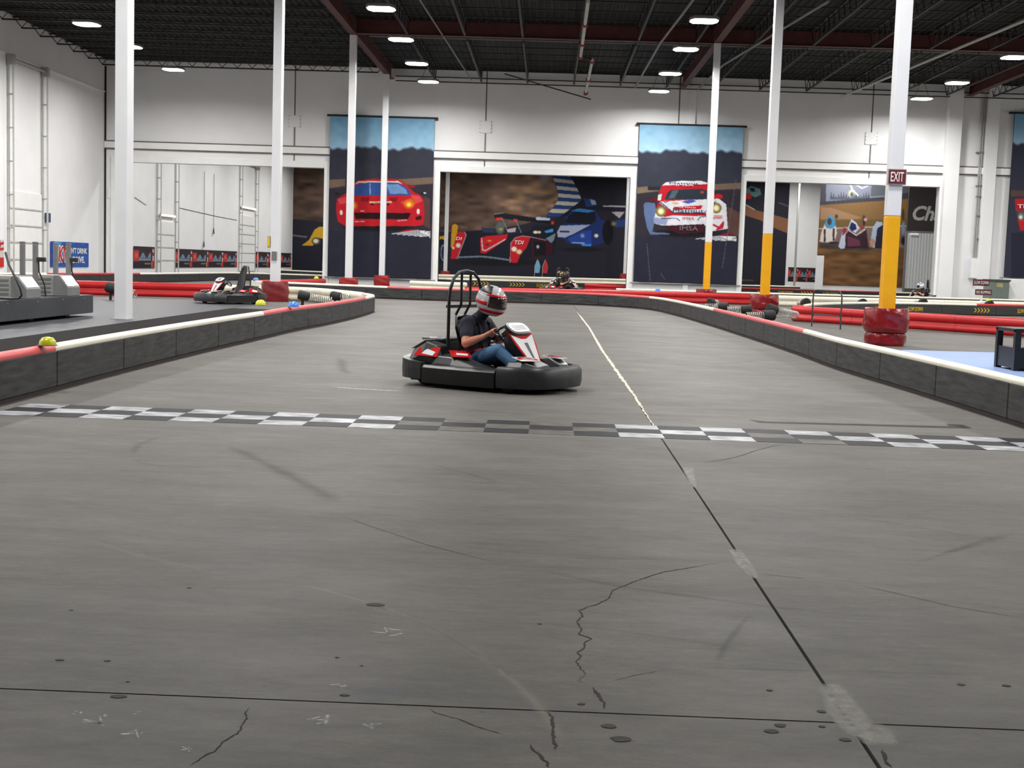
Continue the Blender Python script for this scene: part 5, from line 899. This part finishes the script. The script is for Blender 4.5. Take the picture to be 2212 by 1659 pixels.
# ================================================================== KARTS AND DRIVERS
def plane_m(c, n, up=(0, 0, 1)):
    """frame on a tilted panel: x to the right as seen from outside, y up the panel, z outwards"""
    z = Vector(n).normalized(); x = Vector(up).cross(z).normalized(); y = z.cross(x); m = Matrix.Identity(4)
    for r in range(3): m[r][0] = x[r]; m[r][1] = y[r]; m[r][2] = z[r]; m[r][3] = c[r]
    return m
def plate(pts, m, z, t, name, mt, parent, bevel=0.0): return MB().prism([m @ Vector((u, v, z)) for u, v in pts], m.to_3x3() @ Vector((0, 0, t))).build(name, mt, parent, world=False, bevel=bevel, bseg=1)
def make_kart(label, number=None, tall_seat=False, accent=None, side=None):
    r = thing('go_kart', label, 'go-kart'); acc = accent or M_WGLOSS; sid = side or M_RGLOSS
    L = dict(world=False)
    # outer bumper, in four pieces
    fr = resample([(.44, .60), (.62, .57), (.78, .48), (.88, .34), (.915, .16), (.92, 0), (.915, -.16), (.88, -.34), (.78, -.48), (.62, -.57), (.44, -.60)], .05)[0]
    MB().sweep(fr, [(-.03, .07), (.05, .06), (.065, .12), (.06, .24), (.03, .285), (-.05, .29), (-.06, .2)]).build('front_bumper', M_BLK2, r, smooth=True, **L)
    for s in (1, -1):
        sd = resample([(.42, .605 * s), (.2, .63 * s), (-.1, .645 * s), (-.4, .645 * s), (-.52, .64 * s)], .06)[0]
        MB().sweep(sd, [(-.05 , .05), (.05, .05), (.06, .12), (.055, .22), (.02, .25), (-.05, .25)]).build('side_bumper', M_BLK, r, smooth=True, **L)
    rr = resample([(-.54, .64), (-.72, .62), (-.86, .53), (-.92, .38), (-.93, 0), (-.92, -.38), (-.86, -.53), (-.72, -.62), (-.54, -.64)], .06)[0]; n = len(rr); mb = MB(); rings = []
    for i, p in enumerate(rr):
        t = (rr[min(i + 1, n - 1)] - rr[max(i - 1, 0)]).normalized(); nn = Vector((t.y, -t.x)); q = abs(2 * i / (n - 1) - 1); hh = .27 + .09 * (1 - q)
        rings.append([(p.x + nn.x * o, p.y + nn.y * o, z) for o, z in ((-.04, .09), (.045, .085), (.05, .2), (.045, hh), (-.04, hh))])
    mb.loft(rings); mb.build('rear_bumper', M_KGREY if False else M_BLK2, r, **L)
    MB().bb(-.82, .78, -.5, .5, .05, .075).build('floor_tray', M_BLK2, r, **L)
    for s in (1, -1): MB().tube([(-.85, .36 * s, .12), (-.3, .38 * s, .10), (.3, .28 * s, .10), (.75, .25 * s, .12)], .016, 8).build('frame_tube', M_BLK, r, smooth=True, **L)
    # wheels
    for x, rad, wd in ((.52, .125, .12), (-.60, .14, .18)):
        for s in (1, -1):
            y = s * (.47 if x > 0 else .44); w_ = thing_part('wheel', r, (x, y, rad + .001))
            prof = [(rad * .55, -wd / 2), (rad * .92, -wd / 2), (rad, -wd * .36), (rad, wd * .36), (rad * .92, wd / 2), (rad * .55, wd / 2)]
            t_ = MB().lathe(prof, 28); t_.v = [(a, c, b) for a, b, c in t_.v]; t_.build('tyre', M_RUB, w_, smooth=True, **L)
            h_ = MB().lathe([(rad * .56, -wd * .4), (rad * .3, -wd * .3), (rad * .3, wd * .3), (rad * .56, wd * .4)], 20); h_.v = [(a, c, b) for a, b, c in h_.v]; h_.build('rim', M_STEEL, w_, smooth=True, **L)
    # side pods with fairings
    for s in (1, -1):
        rings = []
        for x, y0, y1, z1 in ((-.50, .30, .58, .30), (-.42, .30, .61, .37), (-.20, .30, .61, .36), (.08, .30, .60, .28), (.34, .32, .56, .22), (.42, .34, .5, .18)):
            rings.append([(x, s * y0, .09), (x, s * y1, .09), (x, s * y1, z1 * .72), (x, s * (y1 - .06), z1 * .95), (x, s * (y0 + .06), z1), (x, s * y0, z1 * .9)])
        MB().loft(rings).build('side_pod', M_BLK2, r, bevel=.012, **L)
        m = plane_m((-.18, s * .44, .374), (.18, s * .15, 1)); e = -1 if s > 0 else 1
        plate([(-.12, -.10), (.10, -.13), (.13, .12), (-.10, .14)], m, 0, .006, 'pod_decal', sid, r); plate([(-.05, -.04), (.07, -.07), (.09, .0), (-.04, .03)], m, .0065, .003, 'pod_stripe', acc, r)
        # rear covers behind the seat
        rings = []
        for x, h_ in ((-.88, .26), (-.80, .40), (-.62, .50), (-.46, .46), (-.40, .34)): rings.append([(x, s * .26, .12), (x, s * .56, .12), (x, s * .56, h_ * .7), (x, s * .48, h_), (x, s * .28, h_), (x, s * .26, h_ * .8)])
        MB().loft(rings).build('battery_cover', M_BLK, r, bevel=.015, **L)
        m = plane_m((-.73, s * .38, .462), (-.5, 0, .9), (1, 0, 0)); plate([(-.10, -.12), (.10, -.12), (.10, .10), (-.10, .10)], m, 0, .006, 'cover_decal', acc, r); plate([(-.10, -.06), (.02, -.12), (.05, -.12), (-.08, .06)], m, .0065, .003, 'cover_stripe', sid, r)
        m = plane_m((-.53, s * .53, .38), (0, s * .8, .62)); plate([(-.2, -.06), (.12, -.06), (.12, .07), (-.16, .07)], m, .004, .006, 'cover_decal', sid, r); plate([(-.1, -.03), (.06, -.05), (.08, .0), (-.06, .04)], m, .0105, .003, 'cover_stripe', acc, r)
    MB().bb(-.84, -.58, -.22, .22, .28, .50).build('motor_box', M_BLK, r, bevel=.02, **L); MB().bb(-.86, -.56, -.25, .25, .50, .525).build('motor_lid', M_KGREY, r, bevel=.008, **L)
    # front deck and decals
    for s in (1, -1):
        rings = []
        for x, y0, y1, z1 in ((.36, .16, .52, .20), (.48, .14, .54, .33), (.64, .12, .50, .345), (.78, .10, .40, .29), (.85, .10, .28, .21)): rings.append([(x, s * y0, .08), (x, s * y1, .08), (x, s * y1, z1 * .7), (x, s * (y1 - .07), z1), (x, s * y0, z1 * 1.05)])
        MB().loft(rings).build('front_pod', M_BLK2, r, bevel=.012, **L)
        m = plane_m((.60, s * .30, .365), (.10, s * .04, 1)); plate([(-.14, -.11), (.10, -.15), (.14, .10), (-.10, .13)], m, .0, .005, 'front_decal', acc, r); plate([(-.11, -.03), (.10, -.10), (.12, -.03), (-.09, .05)], m, .0055, .003, 'front_stripe', sid, r); plate([(-.06, .03), (.10, .0), (.10, .06), (-.05, .09)], m, .0055, .003, 'front_stripe', M_BLK, r)
    # steering fairing with its front panel
    A, B = Vector((.32, 0, .63)), Vector((.60, 0, .22)); nrm = Vector((B.z - A.z, 0, A.x - B.x)); nrm = -nrm if nrm.x < 0 else nrm
    nrm = Vector((.826, 0, .564)); rings = []
    for t, hw, dp in ((0, .24, .12), (.3, .22, .17), (.65, .16, .17), (1, .11, .12)):
        c = A.lerp(B, t); rings.append([(c.x, -hw, c.z), (c.x - nrm.x * dp, -hw * .8, c.z - nrm.z * dp), (c.x - nrm.x * dp, hw * .8, c.z - nrm.z * dp), (c.x, hw, c.z)])
    MB().loft(rings).build('steering_fairing', M_BLK, r, bevel=.012, **L)
    mid = A.lerp(B, .5); m = plane_m(mid, nrm); hl = (B - A).length / 2
    plate([(-.235, hl * .95), (.235, hl * .95), (.21, hl * .35), (.085, -hl * .98), (-.085, -hl * .98), (-.21, hl * .35)], m, .001, .008, 'front_panel', sid, r)
    plate([(-.22, hl * .88), (-.05, hl * .66), (.05, hl * .66), (.22, hl * .88), (.165, hl * .22), (.065, -hl * .92), (-.065, -hl * .92), (-.165, hl * .22)], m, .0095, .004, 'panel_blade', acc, r)
    plate([(-.035, hl * .45), (.035, hl * .45), (.012, -hl * .55), (-.012, -hl * .55)], m, .014, .003, 'panel_stripe', M_KGREY, r)
    mn = plane_m((.305, 0, .69), (.62, 0, .78)); ov = [(.18 * math.copysign(abs(math.cos(t)) ** .5, math.cos(t)), .075 * math.copysign(abs(math.sin(t)) ** .6, math.sin(t))) for t in np.linspace(0, 2 * math.pi, 25)[:-1]]
    plate([(u * 1.15, v * 1.25) for u, v in ov], mn, -.04, .04, 'plate_hood', M_BLK, r); plate(ov, mn, .0, .006, 'number_plate', M_WGLOSS, r)
    if number:
        o = lettering('number', number, M_BLK, None, .17, .085, mn @ Matrix.Translation((0, 0, .009)), bold=.03); o.parent = r
    else:
        for k in (-.028, 0, .026): plate([(-.12, k - .004), (.13, k - .004), (.12, k + .004), (-.13, k + .004)], mn, .0065, .002, 'plate_band', M_KGREY, r)
    # steering wheel
    sw = thing_part('steering_wheel', r, (0, 0, 0)); ms = plane_m((.05, 0, .60), (-.70, 0, .71)); ring = [ms @ Vector((.14 * math.cos(t), .14 * math.sin(t), 0)) for t in np.linspace(0, 2 * math.pi, 29)[:-1]]
    MB().tube(ring, .014, 8, closed=True).build('rim', M_BLK, sw, smooth=True, **L)
    for t in (0, 2.2, 4.1): MB().tube([ms @ Vector((0, 0, -.02)), ms @ Vector((.135 * math.cos(t), .135 * math.sin(t), 0))], .010, 6).build('spoke', M_BLK2, sw, **L)
    MB().tube([ms @ Vector((0, 0, .01)), ms @ Vector((0, 0, -.16))], .02, 8).build('column', M_BLK, sw, **L)
    # seat
    st = [(.12, .17), (-.08, .125), (-.26, .14), (-.40, .26), (-.44, .46), (-.47, .64), (-.49, .79)] + ([(-.555, 1.0), (-.57, 1.10)] if tall_seat else [])
    rings = []; k = len(st)
    for i, (x, z) in enumerate(st):
        hw = .21 if i < 6 else (.19 if i == 6 else (.16 if i == 7 else .08)); up = .13 if 1 <= i <= 3 else (.08 if i in (0, 4) else .05); a = st[max(0, i - 1)]; b = st[min(k - 1, i + 1)]; tx, tz = b[0] - a[0], b[1] - a[1]; l = math.hypot(tx, tz); nx, nz = (-tz / l, tx / l) if False else (tz / l, -tx / l)
        if nx * 1 + nz * .6 < 0: nx, nz = -nx, -nz
        rings.append([(x + nx * up * abs(q) ** 3, hw * q, z + nz * up * abs(q) ** 3) for q in (-1, -.85, -.5, 0, .5, .85, 1)])
    so = MB().loft(rings, False, False).build('seat', M_BLK, r, smooth=True, **L); md_ = so.modifiers.new('shell', 'SOLIDIFY'); md_.thickness = .022; md_.offset = -1; 
    # roll hoop with inner uprights
    hx = -.43; hp = [(hx, .33, .12), (hx, .33, .95), (hx, .31, 1.10), (hx, .25, 1.22), (hx, .14, 1.29), (hx, 0, 1.31), (hx, -.14, 1.29), (hx, -.25, 1.22), (hx, -.31, 1.10), (hx, -.33, .95), (hx, -.33, .12)]
    if not tall_seat:
        MB().tube(hp, .019, 10).build('roll_hoop', M_BLK, r, smooth=True, **L)
        for s in (.09, -.09): MB().tube([(-.50, s, .80), (hx, s, .92), (hx, s, 1.29)], .016, 8).build('hoop_upright', M_BLK, r, smooth=True, **L)
        MB().box((-.455, 0, .90), (.03, .66, .035)).build('hoop_crossbar', M_BLK, r, **L)
    else:
        MB().tube([(-.60, .2, .12), (-.60, .16, .7), (-.60, .05, 1.08), (-.60, -.05, 1.08), (-.60, -.16, .7), (-.60, -.2, .12)], .019, 8).build('roll_hoop', M_BLK, r, smooth=True, **L)
    return r
def thing_part(name, parent, loc):
    o = bpy.data.objects.new(name, None); COL.objects.link(o); o.parent = parent; o.location = Vector([float(v) for v in loc]); o.empty_display_size = .1; return o

def driver_mesh(voxel):
    """seated body, arms on the wheel: rounded limbs fused into one skin; returns the mesh and a region for every face"""
    caps = []
    def cap(a, b, ra, rb, reg): caps.append((Vector(a), Vector(b), ra, rb, reg))
    cap((-.27, -.08, .27), (-.27, .08, .27), .125, .125, 'jean'); cap((-.28, -.05, .32), (-.29, -.05, .45), .125, .125, 'shirt'); cap((-.28, .05, .32), (-.29, .05, .45), .125, .125, 'shirt')
    cap((-.29, -.06, .45), (-.28, -.08, .61), .12, .125, 'shirt'); cap((-.29, .06, .45), (-.28, .08, .61), .12, .125, 'shirt'); cap((-.27, -.15, .70), (-.27, .15, .70), .082, .082, 'shirt'); cap((-.28, 0, .61), (-.24, 0, .745), .11, .08, 'shirt')
    cap((-.24, 0, .745), (-.14, 0, .87), .064, .06, 'shirt'); cap((-.12, 0, .91), (-.09, 0, .98), .085, .098, 'skin'); cap((-.02, 0, .89), (-.06, 0, .92), .05, .06, 'skin'); cap((.005, 0, .94), (.012, 0, .915), .012, .016, 'skin')
    WC = Vector((.05, 0, .60))
    for s in (1, -1):
        cap((-.012, s * .035, .965), (-.008, s * .035, .965), .014, .014, 'skin')
        sh, el, wr = Vector((-.27, s * .19, .70)), Vector((-.175, s * .345, .485)), Vector((-.03, s * .20, .565)); m = sh.lerp(el, .60)
        cap(sh, m, .075, .066, 'shirt'); cap(m, el, .057, .050, 'skin'); cap(el, el.lerp(wr, .4), .050, .049, 'skin'); cap(el.lerp(wr, .4), wr, .049, .031, 'skin')
        ms = plane_m(WC, (-.70, 0, .71)); R3 = ms.to_3x3(); n = R3 @ Vector((0, 0, 1)); t = R3 @ Vector((0, 1, 0)); rim = WC + Vector((0, s * .14, 0)); out = Vector((0, s, 0))
        palm = rim + out * .038 + n * .012; cap(wr, palm + t * .018, .030, .024, 'skin'); cap(wr, palm - t * .02, .028, .022, 'skin'); cap(palm + t * .03, palm - t * .03, .022, .020, 'skin')
        for k, q in enumerate((.032, .011, -.010, -.030)):
            lf = (.95, 1.05, 1.0, .82)[k]; a = palm + t * q + out * .004; b = rim + t * q - n * .026 * lf + out * .018; c = rim + t * q - n * .028 * lf - out * .010; d = rim + t * q - n * .010 - out * .024 * lf
            cap(a, b, .0105, .0095, 'skin'); cap(b, c, .0095, .009, 'skin'); cap(c, d, .009, .008, 'skin')
        th = palm + t * .034 + n * .012; cap(th, rim + t * .056 + n * .024, .012, .011, 'skin'); cap(rim + t * .056 + n * .024, rim + t * .072 + n * .018 - out * .018, .011, .009, 'skin')
        hip, kn, an = Vector((-.25, s * .11, .26)), Vector((.18, s * .21, .42)), Vector((.50, s * .19, .19)); cap(hip, kn, .095, .070, 'jean'); cap(kn, kn.lerp(an, .35), .064, .062, 'jean'); cap(kn.lerp(an, .35), an, .062, .046, 'jean'); cap(an, an + Vector((.10, 0, -.05)), .045, .04, 'shoe'); cap(an + Vector((-.02, 0, -.055)), an + Vector((.14, 0, .03)), .042, .036, 'shoe')
    mb = MB()
    for a, b, ra, rb, _ in caps:
        d = b - a; l = d.length; d = d.normalized(); pts = []; rs = []
        for q in (-.98, -.8, -.5, 0): pts.append(a + d * ra * q); rs.append(ra * math.sqrt(max(.0, 1 - q * q)) + 1e-4)
        for q in (0, .5, .8, .98): pts.append(b + d * rb * q); rs.append(rb * math.sqrt(max(.0, 1 - q * q)) + 1e-4)
        mb.tube(pts, rs, 14)
    o = mb.build('tmp_body', None); md = o.modifiers.new('fuse', 'REMESH'); md.mode = 'VOXEL'; md.voxel_size = voxel; sm = o.modifiers.new('soft', 'SMOOTH'); sm.factor = .5; sm.iterations = 2 if voxel < .01 else 1
    bpy.context.view_layer.update(); me = bpy.data.meshes.new_from_object(o.evaluated_get(bpy.context.evaluated_depsgraph_get())); bpy.data.objects.remove(o)
    nf = len(me.polygons); c = np.empty(nf * 3); me.polygons.foreach_get('center', c); c = c.reshape(-1, 3); best = np.full(nf, 1e9); reg = np.zeros(nf, int); names = ['skin', 'shirt', 'jean', 'shoe']
    for a, b, ra, rb, g in caps:
        A, B = np.array(a), np.array(b); ab = B - A; t = np.clip(((c - A) @ ab) / (ab @ ab), 0, 1); dd = np.linalg.norm(c - A - t[:, None] * ab, axis=1) - (ra + (rb - ra) * t); k = dd < best; best[k] = dd[k]; reg[k] = names.index(g)
    return me, reg
def subset(me, keep, off, name, m, parent):
    bm = bmesh.new(); bm.from_mesh(me); bm.faces.ensure_lookup_table(); bm.normal_update()
    for v in bm.verts: v.co += v.normal * off
    bmesh.ops.delete(bm, geom=[bm.faces[i] for i in np.nonzero(~keep)[0]], context='FACES')
    for f in bm.faces: f.smooth = True
    x = bpy.data.meshes.new(name); bm.to_mesh(x); bm.free(); x.materials.append(m); o = bpy.data.objects.new(name, x); COL.objects.link(o); o.parent = parent; return o
def ell_patch(az0, az1, e0, e1, k, nx=18, ny=10, chin=True):
    vs = []
    for j in range(ny + 1):
        e = math.radians(e0 + (e1 - e0) * j / ny)
        for i in range(nx + 1):
            a = math.radians(az0 + (az1 - az0) * i / nx); f = max(0, math.cos(a)) ** 1.5 * max(0, min(1, (math.radians(2) - e) / .5)) if chin else 0
            x, y, z = math.cos(e) * math.cos(a), math.cos(e) * math.sin(a), math.sin(e); vs.append((x * .152 * k * (1 + .20 * f), y * .122 * k, z * .142 * k))
    return vs, [(j * (nx + 1) + i, j * (nx + 1) + i + 1, (j + 1) * (nx + 1) + i + 1, (j + 1) * (nx + 1) + i) for j in range(ny) for i in range(nx)]
def make_helmet(parent, shell, accent, dark, pitch=.2, yaw=0.0):
    h = thing_part('helmet', parent, (-.075, 0, .965)); h.rotation_euler = (0, pitch, yaw); h.scale = (1.27, 1.27, 1.27)
    def patch(name, m, a, t=.004):
        mb = MB(); mb.add(*a); o = mb.build(name, m, h, world=False, smooth=True); s_ = o.modifiers.new('shell', 'SOLIDIFY'); s_.thickness = t; s_.offset = -1; return o
    patch('shell', shell, ell_patch(-180, 180, -58, 89.5, 1.0, 48, 26), .012)
    patch('visor', M_VIS, ell_patch(-66, 66, -16, 24, 1.015, 24, 10)); 
    patch('brow_stripe', accent, ell_patch(-80, 80, 25, 33, 1.016, 24, 3)); patch('chin_stripe', accent, ell_patch(-110, 110, -40, -27, 1.012, 30, 4))
    patch('crown_patch', dark, ell_patch(-150, -60, 34, 72, 1.014, 12, 8)); patch('crown_patch', dark, ell_patch(60, 150, 34, 72, 1.014, 12, 8)); patch('side_stripe', accent, ell_patch(-150, -70, -12, 2, 1.012, 10, 3)); patch('side_stripe', accent, ell_patch(70, 150, -12, 2, 1.012, 10, 3))
    return h
BODY = driver_mesh(.0075); BODY_LOW = driver_mesh(.018)
def make_driver(label, kart, body, shirt, pants, helmet, lean=0.0):
    me, reg = body; r = thing('person', label, 'person', (kart.location.x, kart.location.y, kart.location.z + .012), kart.rotation_euler[2]); b = me.copy(); b.name = 'body'; b.materials.clear(); b.materials.append(M_SKIN)
    for p in b.polygons: p.use_smooth = True
    o = bpy.data.objects.new('body', b); COL.objects.link(o); o.parent = r; o.data.name = 'body'
    low = me is BODY_LOW[0]; k = .010 if not low else .016
    subset(me, reg == 1, k, 't_shirt', shirt, r); subset(me, reg == 2, k * .8, 'trousers', pants, r); subset(me, reg == 3, k * .6, 'shoes', M_SHOE, r); make_helmet(r, *helmet); return r
def belts(kart):
    for s in (.11, -.11): MB().tube([(-.46, s, .76), (-.36, s, .795), (-.25, s, .80), (-.165, s, .72), (-.14, s * .9, .58), (-.13, s * .6, .40)], .016, 6).build('seat_belt', M_BLK, kart, world=False)
    MB().tube([(-.36, -.24, .26), (-.22, -.215, .38), (-.14, -.10, .42), (-.125, 0, .425), (-.14, .10, .42), (-.22, .215, .38), (-.36, .24, .26)], .018, 6).build('lap_belt', M_RGLOSS, kart, world=False)
K1 = make_kart('white and red go-kart racing across the straight with its driver'); K1.location = (-.56, 14.78, 0); K1.rotation_euler = (0, 0, math.radians(-31)); belts(K1)
make_driver('driver in navy shirt and jeans steering the moving go-kart, silver helmet', K1, BODY, M_NAVY, M_JEAN, (M_SILV, M_RGLOSS, M_BLK, .22, math.radians(-8)))
K2 = make_kart('parked go-kart number 50 with a tall black seat, no driver', '50', True, M_WGLOSS, M_RGLOSS); K2.location = (-9.18, 37.4, .008); K2.rotation_euler = (0, 0, math.radians(180 + 44))
K3 = copy_tree(K1, None, (.62, 66.3, 0), math.radians(-160), 'distant go-kart with a driver in a yellow-green helmet'); K4 = copy_tree(K1, None, (1.0, 63.6, 0), math.radians(-20), 'distant go-kart with a driver in a dark helmet'); K5 = copy_tree(K1, None, (19.3, 67.9, 0), math.radians(172), 'go-kart passing behind the cream rail on the right')
M_DKSH = mat('black_cotton', (24, 24, 26), .8); M_YGH = mat('yellow_green_helmet', (196, 200, 120), .3, var=.2, scale=12); M_DKH = mat('dark_grey_helmet', (58, 54, 56), .3); M_STRIPED = mat('white_blue_helmet', (190, 194, 214), .3, var=.1, scale=8); M_KHAKI = mat('tan_trousers', (168, 140, 116), .8)
make_driver('distant driver in black with a yellow-green helmet', K3, BODY_LOW, M_DKSH, M_DKSH, (M_YGH, M_BLK, M_DKH, .15)); make_driver('distant driver with a dark grey helmet', K4, BODY_LOW, M_DKSH, M_DKSH, (M_DKH, M_SIGNR, M_BLK, .15)); make_driver('driver in black with a pale blue striped helmet beyond the cream rail', K5, BODY_LOW, M_DKSH, M_KHAKI, (M_STRIPED, M_WGLOSS, M_KGREY, .3))
